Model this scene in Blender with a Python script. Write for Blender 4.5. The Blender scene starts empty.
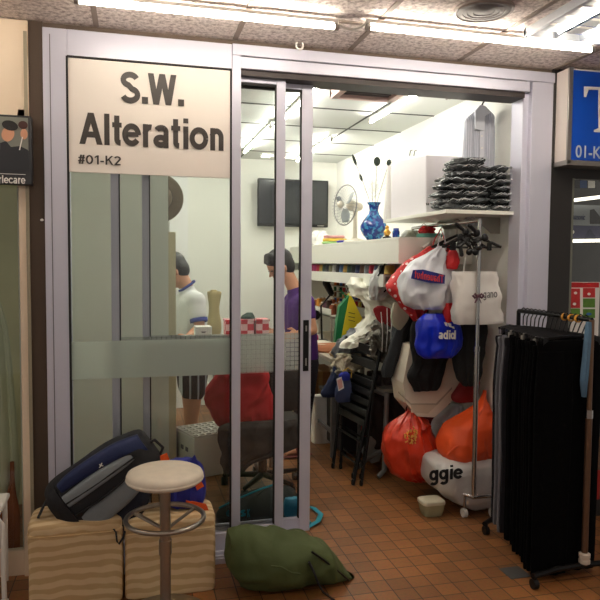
import bpy, bmesh, math, random
from mathutils import Vector, Matrix, noise
random.seed(7)
PI=math.pi
sc=bpy.context.scene; C=sc.collection
# ------------------------------------------------------------ camera
F=650.;YAW=math.radians(14.4);PIT=math.radians(3.2);ROL=math.radians(.43);CAM=Vector((0,-3.25,1.5))
_f=Vector((math.sin(YAW)*math.cos(PIT),math.cos(YAW)*math.cos(PIT),-math.sin(PIT)))
_r0=Vector((math.cos(YAW),-math.sin(YAW),0)); _u0=_r0.cross(_f)
_r=_r0*math.cos(ROL)+_u0*math.sin(ROL); _u=_u0*math.cos(ROL)-_r0*math.sin(ROL)
cam=bpy.data.objects.new('camera',bpy.data.cameras.new('camera')); C.objects.link(cam); sc.camera=cam
cam.matrix_world=Matrix(((_r.x,_u.x,-_f.x,CAM.x),(_r.y,_u.y,-_f.y,CAM.y),(_r.z,_u.z,-_f.z,CAM.z),(0,0,0,1)))
cam.data.sensor_width=36; cam.data.sensor_fit='HORIZONTAL'; cam.data.lens=36*F/600; cam.data.clip_start=.05
def ray(px,py): return _f*F+_r*(px-300)+_u*(300-py)
def at(px,py,Y): d=ray(px,py); return CAM+d*((Y-CAM.y)/d.y)      # point of the place seen at that spot, at distance Y
def atx(px,py,X): d=ray(px,py); return CAM+d*((X-CAM.x)/d.x)
def atz(px,py,Z): d=ray(px,py); return CAM+d*((Z-CAM.z)/d.z)
# ------------------------------------------------------------ materials
def lin(c):
    return tuple(((v/255)/12.92 if v/255<=.04045 else ((v/255+.055)/1.055)**2.4) for v in c)
_m={}
def mat(name,rgb,rough=.6,metal=0,var=.12,vscale=8,bump=0,bscale=60,trans=0,sheen=0,coat=0,spec=.5,alpha=1):
    if name in _m: return _m[name]
    m=bpy.data.materials.new(name); m.use_nodes=True; nt=m.node_tree; N=nt.nodes; L=nt.links
    b=N['Principled BSDF']; col=lin(rgb)
    b.inputs['Roughness'].default_value=rough; b.inputs['Metallic'].default_value=metal
    b.inputs['Specular IOR Level'].default_value=spec
    b.inputs['Transmission Weight'].default_value=trans; b.inputs['Sheen Weight'].default_value=sheen; b.inputs['Coat Weight'].default_value=coat
    b.inputs['Alpha'].default_value=alpha
    tc=N.new('ShaderNodeTexCoord')
    nz=N.new('ShaderNodeTexNoise'); nz.inputs['Scale'].default_value=vscale; nz.inputs['Detail'].default_value=4
    L.new(tc.outputs['Object'],nz.inputs['Vector'])
    mx=N.new('ShaderNodeMix'); mx.data_type='RGBA'
    mx.inputs[6].default_value=(*[v*(1-var) for v in col],1); mx.inputs[7].default_value=(*[min(1,v*(1+var)) for v in col],1)
    L.new(nz.outputs['Fac'],mx.inputs[0]); L.new(mx.outputs[2],b.inputs['Base Color'])
    if bump:
        n2=N.new('ShaderNodeTexNoise'); n2.inputs['Scale'].default_value=bscale; n2.inputs['Detail'].default_value=3
        L.new(tc.outputs['Object'],n2.inputs['Vector'])
        bp=N.new('ShaderNodeBump'); bp.inputs['Strength'].default_value=bump; bp.inputs['Distance'].default_value=.01
        L.new(n2.outputs['Fac'],bp.inputs['Height']); L.new(bp.outputs[0],b.inputs['Normal'])
    _m[name]=m; return m
def emis(name,rgb,s):
    if name in _m: return _m[name]
    m=bpy.data.materials.new(name); m.use_nodes=True; b=m.node_tree.nodes['Principled BSDF']
    b.inputs['Base Color'].default_value=(.8,.8,.8,1); b.inputs['Emission Color'].default_value=(*lin(rgb),1); b.inputs['Emission Strength'].default_value=s
    _m[name]=m; return m
def glassmat(name,tint,refl=.06,rough=0.0,frost=0,frostcol=(225,232,225),grid=False):
    m=bpy.data.materials.new(name); m.use_nodes=True; nt=m.node_tree; N=nt.nodes; L=nt.links; N.clear()
    out=N.new('ShaderNodeOutputMaterial'); tr=N.new('ShaderNodeBsdfTransparent'); tr.inputs[0].default_value=(*tint,1)
    gl=N.new('ShaderNodeBsdfGlossy'); gl.inputs['Roughness'].default_value=rough
    fr=N.new('ShaderNodeFresnel'); fr.inputs[0].default_value=1.45
    mx=N.new('ShaderNodeMixShader'); L.new(fr.outputs[0],mx.inputs[0]); L.new(tr.outputs[0],mx.inputs[1]); L.new(gl.outputs[0],mx.inputs[2])
    last=mx.outputs[0]
    if frost:
        df=N.new('ShaderNodeBsdfDiffuse'); df.inputs[0].default_value=(*lin(frostcol),1)
        tl=N.new('ShaderNodeBsdfTranslucent'); tl.inputs[0].default_value=(*lin(frostcol),1)
        m1=N.new('ShaderNodeMixShader'); m1.inputs[0].default_value=.62; L.new(df.outputs[0],m1.inputs[1]); L.new(tl.outputs[0],m1.inputs[2])
        m2=N.new('ShaderNodeMixShader'); L.new(last,m2.inputs[1]); L.new(m1.outputs[0],m2.inputs[2]); m2.inputs[0].default_value=frost
        if grid:
            tc=N.new('ShaderNodeTexCoord'); mp=N.new('ShaderNodeMapping'); mp.inputs['Rotation'].default_value=(-PI/2,0,0)
            bk=N.new('ShaderNodeTexBrick'); bk.offset=0; bk.inputs['Scale'].default_value=1
            bk.inputs['Brick Width'].default_value=.024; bk.inputs['Row Height'].default_value=.024; bk.inputs['Mortar Size'].default_value=.0016
            bk.inputs['Color1'].default_value=bk.inputs['Color2'].default_value=(frost,)*3+(1,); bk.inputs['Mortar'].default_value=(.1,.1,.1,1)
            L.new(tc.outputs['Object'],mp.inputs[0]); L.new(mp.outputs[0],bk.inputs['Vector']); L.new(bk.outputs['Color'],m2.inputs[0])
        last=m2.outputs[0]
    L.new(last,out.inputs[0]); _m[name]=m; return m
# ------------------------------------------------------------ mesh builder
def sup(t,e):
    c,s=math.cos(t),math.sin(t)
    return math.copysign(abs(c)**(2/e),c),math.copysign(abs(s)**(2/e),s)
class MB:
    def __init__(s): s.v=[]; s.f=[]
    def add(s,vs,fs):
        o=len(s.v); s.v+= [Vector(p) for p in vs]; s.f+=[tuple(i+o for i in f) for f in fs]; return s
    def box(s,x0,x1,y0,y1,z0,z1,M=None):
        x0,x1=sorted((x0,x1));y0,y1=sorted((y0,y1));z0,z1=sorted((z0,z1))
        vs=[Vector(p) for p in [(x0,y0,z0),(x1,y0,z0),(x1,y1,z0),(x0,y1,z0),(x0,y0,z1),(x1,y0,z1),(x1,y1,z1),(x0,y1,z1)]]
        if M: vs=[M@p for p in vs]
        return s.add(vs,[(0,3,2,1),(4,5,6,7),(0,1,5,4),(1,2,6,5),(2,3,7,6),(3,0,4,7)])
    def rings(s,R,closed=False,caps=True):
        n=len(R[0]); o=len(s.v)
        for r in R: s.v+=[Vector(p) for p in r]
        m=len(R)
        for i in range(m if closed else m-1):
            a=o+i*n; b=o+((i+1)%m)*n
            for k in range(n): s.f.append((a+k,a+(k+1)%n,b+(k+1)%n,b+k))
        if caps and not closed:
            s.f.append(tuple(o+k for k in reversed(range(n)))); s.f.append(tuple(o+(m-1)*n+k for k in range(n)))
        return s
    def path(s,pts,r,n=10,closed=False,flat=1):
        pts=[Vector(p) for p in pts]; R=[]; m=len(pts); up=None
        for i,p in enumerate(pts):
            if closed: t=pts[(i+1)%m]-pts[i-1]
            else: t=pts[min(i+1,m-1)]-pts[max(i-1,0)]
            t=t.normalized() if t.length>1e-9 else Vector((0,0,1))
            if up is None: up=Vector((0,0,1)) if abs(t.z)<.9 else Vector((0,1,0))
            a=t.cross(up)
            if a.length<1e-6: a=t.orthogonal()
            a.normalize(); b=a.cross(t).normalized(); up=b
            rr=r[i] if isinstance(r,(list,tuple)) else r
            R.append([p+a*(rr*math.cos(2*PI*k/n))+b*(rr*flat*math.sin(2*PI*k/n)) for k in range(n)])
        return s.rings(R,closed)
    def tube(s,a,b,r,n=12): return s.path([a,b],r,n)
    def lathe(s,prof,c=(0,0,0),n=32,caps=True):
        c=Vector(c)
        return s.rings([[c+Vector((r*math.cos(2*PI*k/n),r*math.sin(2*PI*k/n),z)) for k in range(n)] for r,z in prof],caps=caps)
    def ell(s,c,rad,n=20,m=12,M=None):
        c=Vector(c); R=[]
        for j in range(m+1):
            ph=-PI/2+PI*(j+.0)/m; ph=max(-PI/2+.05,min(PI/2-.05,ph)); ring=[]
            for k in range(n):
                q=Vector((rad[0]*math.cos(ph)*math.cos(2*PI*k/n),rad[1]*math.cos(ph)*math.sin(2*PI*k/n),rad[2]*math.sin(ph)))
                ring.append(c+(M@q if M else q))
            R.append(ring)
        return s.rings(R)
    def cap(s,a,ra,b,rb,n=14):
        a=Vector(a);b=Vector(b); s.path([a,b],[ra,rb],n); s.ell(a,(ra,)*3,n,8); s.ell(b,(rb,)*3,n,8); return s
    def prism(s,poly,y0,y1,flip=False):      # poly in X,Z
        n=len(poly); vs=[(x,y0,z) for x,z in poly]+[(x,y1,z) for x,z in poly]
        return s.add(vs,[tuple(range(n)),tuple(reversed(range(n,2*n)))]+[(i,i+n,(i+1)%n+n,(i+1)%n) for i in range(n)])
    def loft(s,rows,n=40,e=2.2,amp=0,fn=7,seed=0,wr=0,wsc=9,sub=4,cr_=0,crs=2.3):
        """rows: (z, x0, x1, thickness, y) smooth closed cloth or bag body; amp/fn folds, wr wrinkles"""
        rnd=random.Random(seed); ph=[rnd.random()*6.28 for _ in range(6)]
        R=[]; m=len(rows)
        def cr(i,t,k):
            g=lambda j: rows[max(0,min(m-1,j))][k]
            p0,p1,p2,p3=g(i-1),g(i),g(i+1),g(i+2)
            return .5*((2*p1)+(-p0+p2)*t+(2*p0-5*p1+4*p2-p3)*t*t+(-p0+3*p1-3*p2+p3)*t**3)
        for i in range(m-1):
            for q in range(sub+(1 if i==m-2 else 0)):
                t=q/sub; z,x0,x1,th,y=[cr(i,t,k) for k in range(5)]
                ring=[]; v=(i+t)/(m-1)
                for k in range(n):
                    c,sn=sup(2*PI*k/n,e)
                    x=(x0+x1)/2+(x1-x0)/2*c; yy=y+th/2*sn
                    u=(c+1)/2
                    yy+=amp*(math.sin(u*fn*PI+ph[0]+v*1.1)+.5*math.sin(u*fn*2.3*PI+ph[1]-v))*(1-abs(c)**3)
                    if wr:
                        d=noise.noise_vector(Vector((x*wsc+seed*3.1,yy*wsc,z*wsc*1.0)))
                        x+=wr*d.x; yy+=wr*d.y; zz=z+wr*.6*d.z
                        if cr_:
                            P1=Vector((x*cr_+seed,yy*cr_,z*cr_*.75)); rg=(.35-1.7*abs(noise.noise(P1)))+.55*(.35-1.7*abs(noise.noise(P1*2.2+Vector((5,1,3)))))
                            x+=wr*crs*rg*c; yy+=wr*crs*rg*sn
                    else: zz=z
                    ring.append((x,yy,zz))
                R.append(ring)
        return s.rings(R)
    def xf(s,M,start=0):
        for i in range(start,len(s.v)): s.v[i]=M@s.v[i]
        return s
    def build(s,name,m,parent=None,smooth=True,bevel=0,sub=0,local=False,vox=0,smo=0,solid=0):
        me=bpy.data.meshes.new(name); vs=s.v
        o=bpy.data.objects.new(name,me); C.objects.link(o)
        off=Vector((0,0,0))
        if parent is not None:
            o.parent=parent
            if not local:
                p=parent
                while p is not None: off+=Vector(p.location); p=p.parent
        elif not local and vs:
            off=Vector((sum(v.x for v in vs)/len(vs),sum(v.y for v in vs)/len(vs),min(v.z for v in vs))); o.location=off
        me.from_pydata([tuple(v-off) for v in vs],[],s.f)
        bm=bmesh.new(); bm.from_mesh(me); bmesh.ops.recalc_face_normals(bm,faces=bm.faces); bm.to_mesh(me); bm.free()
        me.materials.append(m if not isinstance(m,str) else _m[m])
        if smooth:
            for p in me.polygons: p.use_smooth=True
        if solid:
            q=o.modifiers.new('s','SOLIDIFY'); q.thickness=solid; q.offset=0
        if bevel:
            q=o.modifiers.new('b','BEVEL'); q.width=bevel; q.segments=2; q.limit_method='ANGLE'; q.angle_limit=.7
            q.harden_normals=False
        if vox:
            q=o.modifiers.new('r','REMESH'); q.mode='VOXEL'; q.voxel_size=vox; q.use_smooth_shade=True
        if smo:
            q=o.modifiers.new('sm','SMOOTH'); q.iterations=smo; q.factor=.5
        if sub:
            q=o.modifiers.new('su','SUBSURF'); q.levels=q.render_levels=sub
        if smooth and not vox and not sub:
            try: 
                me.set_sharp_from_angle(angle=.75)
            except Exception: pass
        return o
def tag(o,label,cat,group=None,kind=None):
    if label: o['label']=label
    if cat: o['category']=cat
    if group: o['group']=group
    if kind: o['kind']=kind
    return o
def thing(name,label,cat,loc=(0,0,0),group=None,rotz=0):
    o=bpy.data.objects.new(name,None); C.objects.link(o); o.location=loc; o.rotation_euler=(0,0,rotz); o.empty_display_size=.1
    return tag(o,label,cat,group)
def struct(name,mb,m,parent=None,**k):
    o=mb.build(name,m,parent,**k)
    if parent is None: o['kind']='structure'
    return o
def copytree(o,parent=None):
    c=o.copy(); C.objects.link(c); c.parent=parent
    for ch in list(o.children): copytree(ch,c)
    return c
def text(s,x0,x1,z0,z1,y,name,m,parent,depth=.001,bold=0,rotz=0,skew=0,mirror=False,rotin=0):
    cu=bpy.data.curves.new('t','FONT'); cu.body=s; cu.extrude=depth/2; cu.offset=bold; cu.size=1
    to=bpy.data.objects.new('t',cu); C.objects.link(to)
    dg=bpy.context.evaluated_depsgraph_get(); me=bpy.data.meshes.new_from_object(to.evaluated_get(dg))
    bpy.data.objects.remove(to)
    xs=[v.co.x for v in me.vertices]; ys=[v.co.y for v in me.vertices]
    ax,bx,ay,by=min(xs),max(xs),min(ys),max(ys)
    mb=MB(); cx,cz=(x0+x1)/2,(z0+z1)/2
    for v in me.vertices:
        u=(v.co.x-ax)/(bx-ax)-.5; w=(v.co.y-ay)/(by-ay)-.5
        if mirror: u=-u
        X=u*(x1-x0); Z=w*(z1-z0)+u*skew
        X,Z=X*math.cos(rotin)-Z*math.sin(rotin),X*math.sin(rotin)+Z*math.cos(rotin)
        mb.v.append(Vector((cx+X*math.cos(rotz),y+X*math.sin(rotz)-v.co.z,cz+Z)))
    mb.f=[tuple(p.vertices) for p in me.polygons]
    return mb.build(name,m,parent,smooth=False)
def pr(Y,rows):     # rows (py, px0, px1, thickness[, dy]) -> loft rows at distance Y, real size
    out=[]
    for r in rows:
        a=at(r[1],r[0],Y); b=at(r[2],r[0],Y)
        out.append(((a.z+b.z)/2,min(a.x,2.13),min(b.x,2.15),r[3],Y+(r[4] if len(r)>4 else 0)))
    return out
# ------------------------------------------------------------ lettering drawn from strokes
def arc(cx,cy,rx,ry,a0,a1,n=18): return [(cx+rx*math.cos(math.radians(a0+(a1-a0)*i/n)),cy+ry*math.sin(math.radians(a0+(a1-a0)*i/n))) for i in range(n+1)]
def glyph(ch,w):
    h=w/2; X=.74
    def R(x0,y0,x1,y1): return ('q',[(x0,y0),(x1,y0),(x1,y1),(x0,y1)])
    def SL(x0,y0,x1,y1): ww=w*1.08; return ('q',[(x0-ww/2,y0),(x0+ww/2,y0),(x1+ww/2,y1),(x1-ww/2,y1)])
    def P(p): return ('p',p)
    if ch=='S': return .66,[P(arc(.33,.735,.24,.265-h,20,255)+arc(.33,.265,.26,.265-h+.02,75,-160))]
    if ch=='s': return .54,[P(arc(.27,.55,.18,.19-h,25,250,12)+arc(.27,.19,.2,.19-h+.01,75,-155,12))]
    if ch=='.': return .28,[R(.06,0,.06+w*1.15,w*1.15)]
    if ch=='-': return .36,[R(.03,.27,.33,.27+w)]
    if ch=='W': return .98,[SL(.08,1,.27,0),SL(.27,0,.49,1),SL(.49,1,.71,0),SL(.71,0,.9,1)]
    if ch=='A': return .74,[SL(.07,0,.37,1),SL(.37,1,.67,0),R(.17,.22,.57,.22+w)]
    if ch=='T': return .64,[R(.02,1-w,.62,1),R(.32-h,0,.32+h,1)]
    if ch=='P': return .68,[R(.07,0,.07+w,1),P([(.07,1-h),(.34,1-h)]+arc(.36,.72,.22,.28-h,90,-90)+[(.07,.44+h)])]
    if ch=='K': return .74,[R(.07,0,.07+w,1),SL(.14,.38,.62,1),SL(.62+.02,0,.34,.6)]
    if ch=='l': return .3,[R(.07,0,.07+w,1)]
    if ch=='I': return .3,[R(.07,0,.07+w,1)]
    if ch=='i': return .3,[R(.07,0,.07+w,X),R(.07,.84,.07+w,1)]
    if ch=='t': return .38,[P([(.19,.96),(.19,.2)]+arc(.31,.2,.12,.2-h,180,275,8)),R(.03,X-w*.85,.36,X)]
    if ch=='e': return .62,[P(arc(.31,.37,.24,.37-h,0,325,26)),R(.1,.31,.55,.31+w*.8)]
    if ch=='c': return .58,[P(arc(.31,.37,.24,.37-h,35,325,26))]
    if ch=='o': return .66,[P(arc(.33,.37,.255,.37-h,0,360,30))]
    if ch=='0': return .62,[P(arc(.31,.5,.225,.5-h,0,360,30))]
    if ch=='1': return .5,[R(.28,0,.28+w,1),('q',[(.1,.68),(.28,.8),(.32,1),(.1,.84)])]
    if ch=='2': return .6,[P(arc(.3,.72,.21,.28-h,165,-25,14)+[(.13,h+.02)]),R(.05,0,.55,w)]
    if ch=='#': return .62,[SL(.16,0,.28,1),SL(.36,0,.48,1),R(.03,.28,.56,.28+w*.85),R(.06,.62,.59,.62+w*.85)]
    if ch=='r': return .42,[R(.07,0,.07+w,X),P(arc(.33,.40,.18,.34-h,175,75,10))]
    if ch=='n': return .62,[R(.07,0,.07+w,X),P(arc(.31,.44,.17,.30-h,170,0,12)+[(.48,0)])]
    if ch=='h': return .62,[R(.07,0,.07+w,1),P(arc(.31,.44,.17,.30-h,170,0,12)+[(.48,0)])]
    if ch=='u': return .62,[R(.48-h,0,.48+h,X),P([(.14,X),(.14,.3)]+arc(.31,.3,.17,.3-h,180,350,12))]
    if ch=='a': return .6,[P(arc(.29,.54,.17,.20-h,165,0,10)+[(.46,.0)]),P(arc(.27,.215,.18,.215-h,0,360,20))]
    if ch=='d': return .66,[R(.46,0,.46+w,1),P(arc(.29,.37,.2,.37-h,0,360,24))]
    if ch=='g': return .66,[P([(.53,X),(.53,-.05)]+arc(.32,-.05,.21,.17,0,-150,12)),P(arc(.29,.38,.2,.36-h,0,360,24))]
    return .3,[]
def stext(s,x0,x1,z0,z1,y,name,m,parent,w=.16,depth=.002,rotz=0,skew=0,mirror=False,bend=None):
    polys=[]; cx=0
    for ch in s:
        adv,it=glyph(ch,w)
        for kind,pts in it:
            if kind=='q': polys.append([(px+cx,py) for px,py in pts]); continue
            L=[Vector((px+cx,py,0)) for px,py in pts]; Lf=[];Rt=[]
            for i,p in enumerate(L):
                t=(L[min(i+1,len(L)-1)]-L[max(i-1,0)]).normalized(); nn=Vector((-t.y,t.x,0))
                Lf.append(p+nn*w/2); Rt.append(p-nn*w/2)
            for i in range(len(L)-1): polys.append([(q.x,q.y) for q in (Rt[i],Rt[i+1],Lf[i+1],Lf[i])])
        cx+=adv+.02
    xs=[p[0] for q in polys for p in q]; ys=[p[1] for q in polys for p in q]; ax,bx,ay,by=min(xs),max(xs),min(ys),max(ys)
    mb=MB(); mx,mz=(x0+x1)/2,(z0+z1)/2
    for qi,q in enumerate(polys):
        P2=[]
        for px,py in q:
            u=(px-ax)/(bx-ax)-.5; v=(py-ay)/(by-ay)-.5
            if mirror: u=-u
            X=u*(x1-x0); Z=v*(z1-z0)+u*skew; P2.append((X,Z,(bend*(u*u*4) if bend else 0)))
        n=len(P2); vs=[]
        for d in (-depth/2,depth/2):
            for X,Z,bd in P2: vs.append((mx+X*math.cos(rotz)-d*math.sin(rotz),y+X*math.sin(rotz)+d*math.cos(rotz)+bd-(qi%60)*.00006,mz+Z))
        mb.add(vs,[tuple(range(n)),tuple(reversed(range(n,2*n)))]+[(i,i+n,(i+1)%n+n,(i+1)%n) for i in range(n)])
    return mb.build(name,m,parent,smooth=False)
# ------------------------------------------------------------ materials used
mat('alu',(204,204,218),.4,.2,.04,3); mat('alu_dark',(120,118,125),.45,.5,.05)
mat('black_gap',(22,20,20),.7); mat('brown_post',(74,58,44),.6,0,.12,5); mat('dark_post',(38,35,33),.45,0,.1,5)
mat('white_wall',(243,243,236),.8,0,.02,2,.05,30); mat('partition',(226,230,216),.6,0,.03,2)
mat('white_board',(240,240,232),.5,0,.02,3); mat('beige_panel',(226,206,180),.5,0,.03,2)
mat('sign_white',(236,228,218),.5,0,.015,1); mat('sign_letter',(58,52,48),.5,0,.03,2)
mat('chrome',(200,198,195),.22,1,.03); mat('steel',(170,165,158),.35,.9,.05); mat('black_plastic',(10,10,11),.42,spec=.35)
mat('black_metal',(9,9,10),.4,.1,spec=.35); mat('white_plastic',(235,232,225),.35,0,.03)
mat('skin',(205,150,118),.55,0,.08,6); mat('hair',(20,16,14),.5,0,.3,60,.4,120)
mat('poly_white',(232,230,226),.35,0,.04,5,.35,40); mat('paper_white',(232,228,222),.7,0,.03,3,.1,14)
mat('red',(190,24,28),.6,0,.08); mat('black_cloth',(12,12,14),.9,0,.25,12,.3,50,spec=.2)
glassmat('pane_glass',(.988,.996,.989)); glassmat('frost_band',(.95,.97,.95),frost=.64,frostcol=(240,250,242)); glassmat('frost_grid',(.95,.97,.95),frost=.5,frostcol=(240,243,238),grid=True)
glassmat('plain_glass',(.97,.98,.97))
glassmat('clear_film',(.96,.96,.97),rough=.08)
def tilemat():
    m=bpy.data.materials.new('quarry_tile'); m.use_nodes=True; nt=m.node_tree; N=nt.nodes; L=nt.links; b=N['Principled BSDF']
    tc=N.new('ShaderNodeTexCoord'); mp=N.new('ShaderNodeMapping'); mp.inputs['Location'].default_value=(.05,.033,0)
    bk=N.new('ShaderNodeTexBrick'); bk.offset=0; bk.inputs['Scale'].default_value=1; bk.inputs['Brick Width'].default_value=.1; bk.inputs['Row Height'].default_value=.1
    bk.inputs['Mortar Size'].default_value=.0028; bk.inputs['Mortar Smooth'].default_value=.3; bk.inputs['Bias'].default_value=0
    bk.inputs['Color1'].default_value=(*lin((158,106,60)),1); bk.inputs['Color2'].default_value=(*lin((126,84,48)),1); bk.inputs['Mortar'].default_value=(*lin((48,32,22)),1)
    L.new(tc.outputs['Object'],mp.inputs[0]); L.new(mp.outputs[0],bk.inputs['Vector'])
    nz=N.new('ShaderNodeTexNoise'); nz.inputs['Scale'].default_value=2.2; nz.inputs['Detail'].default_value=6; L.new(tc.outputs['Object'],nz.inputs['Vector'])
    rp=N.new('ShaderNodeValToRGB'); rp.color_ramp.elements[0].position=.3; rp.color_ramp.elements[0].color=(.62,.6,.58,1); rp.color_ramp.elements[1].position=.7; rp.color_ramp.elements[1].color=(1.1,1.05,1,1)
    L.new(nz.outputs['Fac'],rp.inputs[0])
    mx=N.new('ShaderNodeMix'); mx.data_type='RGBA'; mx.blend_type='MULTIPLY'; mx.inputs[0].default_value=.8
    L.new(bk.outputs['Color'],mx.inputs[6]); L.new(rp.outputs[0],mx.inputs[7])
    n3=N.new('ShaderNodeTexNoise'); n3.inputs['Scale'].default_value=70; n3.inputs['Detail'].default_value=4; L.new(tc.outputs['Object'],n3.inputs['Vector'])
    m2=N.new('ShaderNodeMix'); m2.data_type='RGBA'; m2.blend_type='OVERLAY'; m2.inputs[0].default_value=.35; L.new(mx.outputs[2],m2.inputs[6]); L.new(n3.outputs['Color'],m2.inputs[7])
    hs=N.new('ShaderNodeHueSaturation'); hs.inputs['Saturation'].default_value=1.0; L.new(m2.outputs[2],hs.inputs['Color'])
    L.new(hs.outputs[0],b.inputs['Base Color']); b.inputs['Roughness'].default_value=.42
    bp=N.new('ShaderNodeBump'); bp.inputs['Strength'].default_value=.5; bp.inputs['Distance'].default_value=.002; bp.invert=True
    L.new(bk.outputs['Fac'],bp.inputs['Height']); L.new(bp.outputs[0],b.inputs['Normal']); _m['quarry_tile']=m
tilemat()
def ceilmat():
    m=bpy.data.materials.new('corridor_ceiling'); m.use_nodes=True; nt=m.node_tree; N=nt.nodes; L=nt.links; b=N['Principled BSDF']
    tc=N.new('ShaderNodeTexCoord'); vz=N.new('ShaderNodeTexNoise'); vz.inputs['Scale'].default_value=42; vz.inputs['Detail'].default_value=8; vz.inputs['Roughness'].default_value=.7
    L.new(tc.outputs['Object'],vz.inputs['Vector'])
    rp=N.new('ShaderNodeValToRGB'); rp.color_ramp.elements[0].position=.36; rp.color_ramp.elements[0].color=(*lin((164,148,144)),1); rp.color_ramp.elements[1].position=.56; rp.color_ramp.elements[1].color=(*lin((244,234,228)),1)
    L.new(vz.outputs['Fac'],rp.inputs[0]); L.new(rp.outputs[0],b.inputs['Base Color']); b.inputs['Roughness'].default_value=.9
    bp=N.new('ShaderNodeBump'); bp.inputs['Strength'].default_value=.8; bp.inputs['Distance'].default_value=.008; L.new(vz.outputs['Fac'],bp.inputs['Height']); L.new(bp.outputs[0],b.inputs['Normal']); _m['corridor_ceiling']=m
ceilmat()
# ------------------------------------------------------------ shell
struct('floor',MB().box(-3,5,-6,4.2,-.05,0),'quarry_tile',smooth=False).location
fl=bpy.data.objects['floor']; off=Vector(fl.location)
for v in fl.data.vertices: v.co+=off
fl.location=(0,0,0)
c=struct('ceiling',MB().box(-3,5,-4.6,.06,2.605,2.70),'corridor_ceiling',smooth=False)
t=MB()
for x in (-1.35,-.75,-.16,.494,1.09,1.712,2.31,2.92): t.box(x-.012,x+.012,-4.6,0,2.6,2.6055)
for y in (-.36,-.96,-1.56,-2.16,-2.76): t.box(-3,5,y-.012,y+.012,2.5995,2.6052)
mat('ceiling_grid',(150,135,125),.7)
t.build('ceiling_joint','ceiling_grid',c,smooth=False)
ci=struct('ceiling_interior',MB().box(-.5,2.3,.06,3.75,2.6,2.7),mat('ceiling_panel',(214,218,214),.6,0,.02,2),smooth=False)
t=MB()
for y in (.62,1.235,1.855,2.475,3.09): t.box(-.5,2.165,y-.009,y+.009,2.596,2.6005)
for x in (.42,1.085,1.70): t.box(x-.007,x+.007,.06,3.6,2.5955,2.6004)
mat('dark_joint',(60,62,62),.7); t.build('ceiling_joint','dark_joint',ci,smooth=False)
struct('wall_back',MB().box(-.5,2.3,3.6,3.72,0,2.6),'white_wall',smooth=False)
struct('wall_right',MB().box(2.165,2.295,.15,3.6,0,2.6),'white_wall',smooth=False)
struct('wall_left',MB().box(-.54,-.41,.15,3.6,0,2.6),'partition',smooth=False)
# partition of the fitting corner
pe=at(168.5,300,1.15).x
mp=struct('wall_partition',MB().box(-.41,pe,1.15,1.2,0,2.55),'partition',smooth=False)
p2=at(175.5,300,1.2).x
struct('trim_1',MB().box(pe,p2,1.16,1.2,0,at(172,232,1.16).z),mat('cream_trim',(214,206,170),.6),mp,smooth=False)
cx0=at(170,300,3.5).x; cx1=at(188,300,3.5).x
struct('trim_2',MB().box(cx0,cx1,3.5,3.6,0,2.6),mat('bright_pillar',(245,245,245),.6,0,.01),smooth=False)
# ------------------------------------------------------------ shopfront frame
ZT=2.578; XL=-.398; XM0,XM1=.479,.524; XR0,XR1=2.129,2.30
w=struct('window_1',MB().box(XL,-.291,0,.12,0.03,ZT).box(-.291,XM0,0,.12,2.456,ZT).box(XM0,XM1,-.008,.05,.03,2.53).box(-.291,XM0,0,.05,.03,.12),'alu',bevel=.003)
MB().box(-.291,XM0,.024,.030,.12,2.456).build('glass_pane','pane_glass',w,smooth=False)
MB().box(-.291,XM0,.018,.023,.935,1.118).build('frosted_band','frost_band',w,smooth=False)
MB().box(-.297,-.288,-.001,.03,.12,2.456).box(-.291,XM0,-.001,.03,2.452,2.459).box(XM0-.006,XM0,-.001,.03,.12,2.45).build('rubber_seal','black_gap',w,smooth=False)
MB().box(XL+.03,XL+.034,-.0015,.01,.05,ZT-.03).build('frame_seam','alu_dark',w,smooth=False)
hz=at(300,73,0).z
h=struct('trim_3',MB().box(XM0,XR0+.02,0,.16,hz,ZT-.05).box(XM0-.0,XR1,-.012,.12,ZT-.055,ZT),'alu',bevel=.003)
MB().box(XM1,XR0,.0,.16,ZT-.058,ZT-.052).box(XM1,2.13,.02,.16,hz-.028,hz).build('track_slot',mat('track_dark',(60,52,50),.5,.3),h,smooth=False)
j=struct('trim_4',MB().box(XR0+.035,XR1,0,.12,0,ZT-.05).box(XR0,XR0+.037,.035,.15,0,hz),'alu',bevel=.003)
s=struct('trim_5',MB().box(-.39,.905,-.09,.16,0,.03).box(-.39,.905,-.085,-.07,.028,.042).box(-.39,.905,-.045,-.03,.028,.045).box(XM1,.9,.06,.07,.028,.04).box(XM1,.9,.12,.13,.028,.04),'alu',bevel=.002)
def leaf(n,pl0,pl1,pr0,pr1,Y,ztop,zb,grid):
    a,b=at(pl0,300,Y).x,at(pl1,300,Y).x; c_,d=at(pr0,300,Y).x,at(pr1,300,Y).x
    D=.032
    o=struct(n,MB().box(a,b,Y,Y+D,.045,ztop).box(c_,d,Y,Y+D,.045,ztop).box(b,c_,Y+.002,Y+D-.002,zb,ztop).box(b,c_,Y+.002,Y+D-.002,.045,.12),'alu',bevel=.0025)
    MB().box(b,c_,Y+.012,Y+.018,.12,zb).build('glass_pane','pane_glass',o,smooth=False)
    MB().box(b+.001,c_-.001,Y+.006,Y+.0112,.93,1.13).build('frosted_band',grid,o,smooth=False)
    MB().box(c_-.006,c_,Y-.001,Y+.02,.12,zb).box(b,b+.006,Y-.001,Y+.02,.12,zb).box(b,c_,Y-.001,Y+.02,zb-.012,zb).build('rubber_seal','black_gap',o,smooth=False)
    return o,c_,d
la,_,_=leaf('door_1',111.5,119.5,275.5,284.5,.055,at(262,70,.055).z,at(262,83.5,.055).z,'frost_grid')
lb,hx0,hx1=leaf('door_2',142.5,149.5,300.5,311.5,.1,at(305,77,.1).z,at(292,89,.1).z,'frost_grid')
z0,z1=at(305,371,.1).z,at(305,320,.1).z; hx=at(303,345,.1).x; hy=at(308.5,345,.1).x
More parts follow.
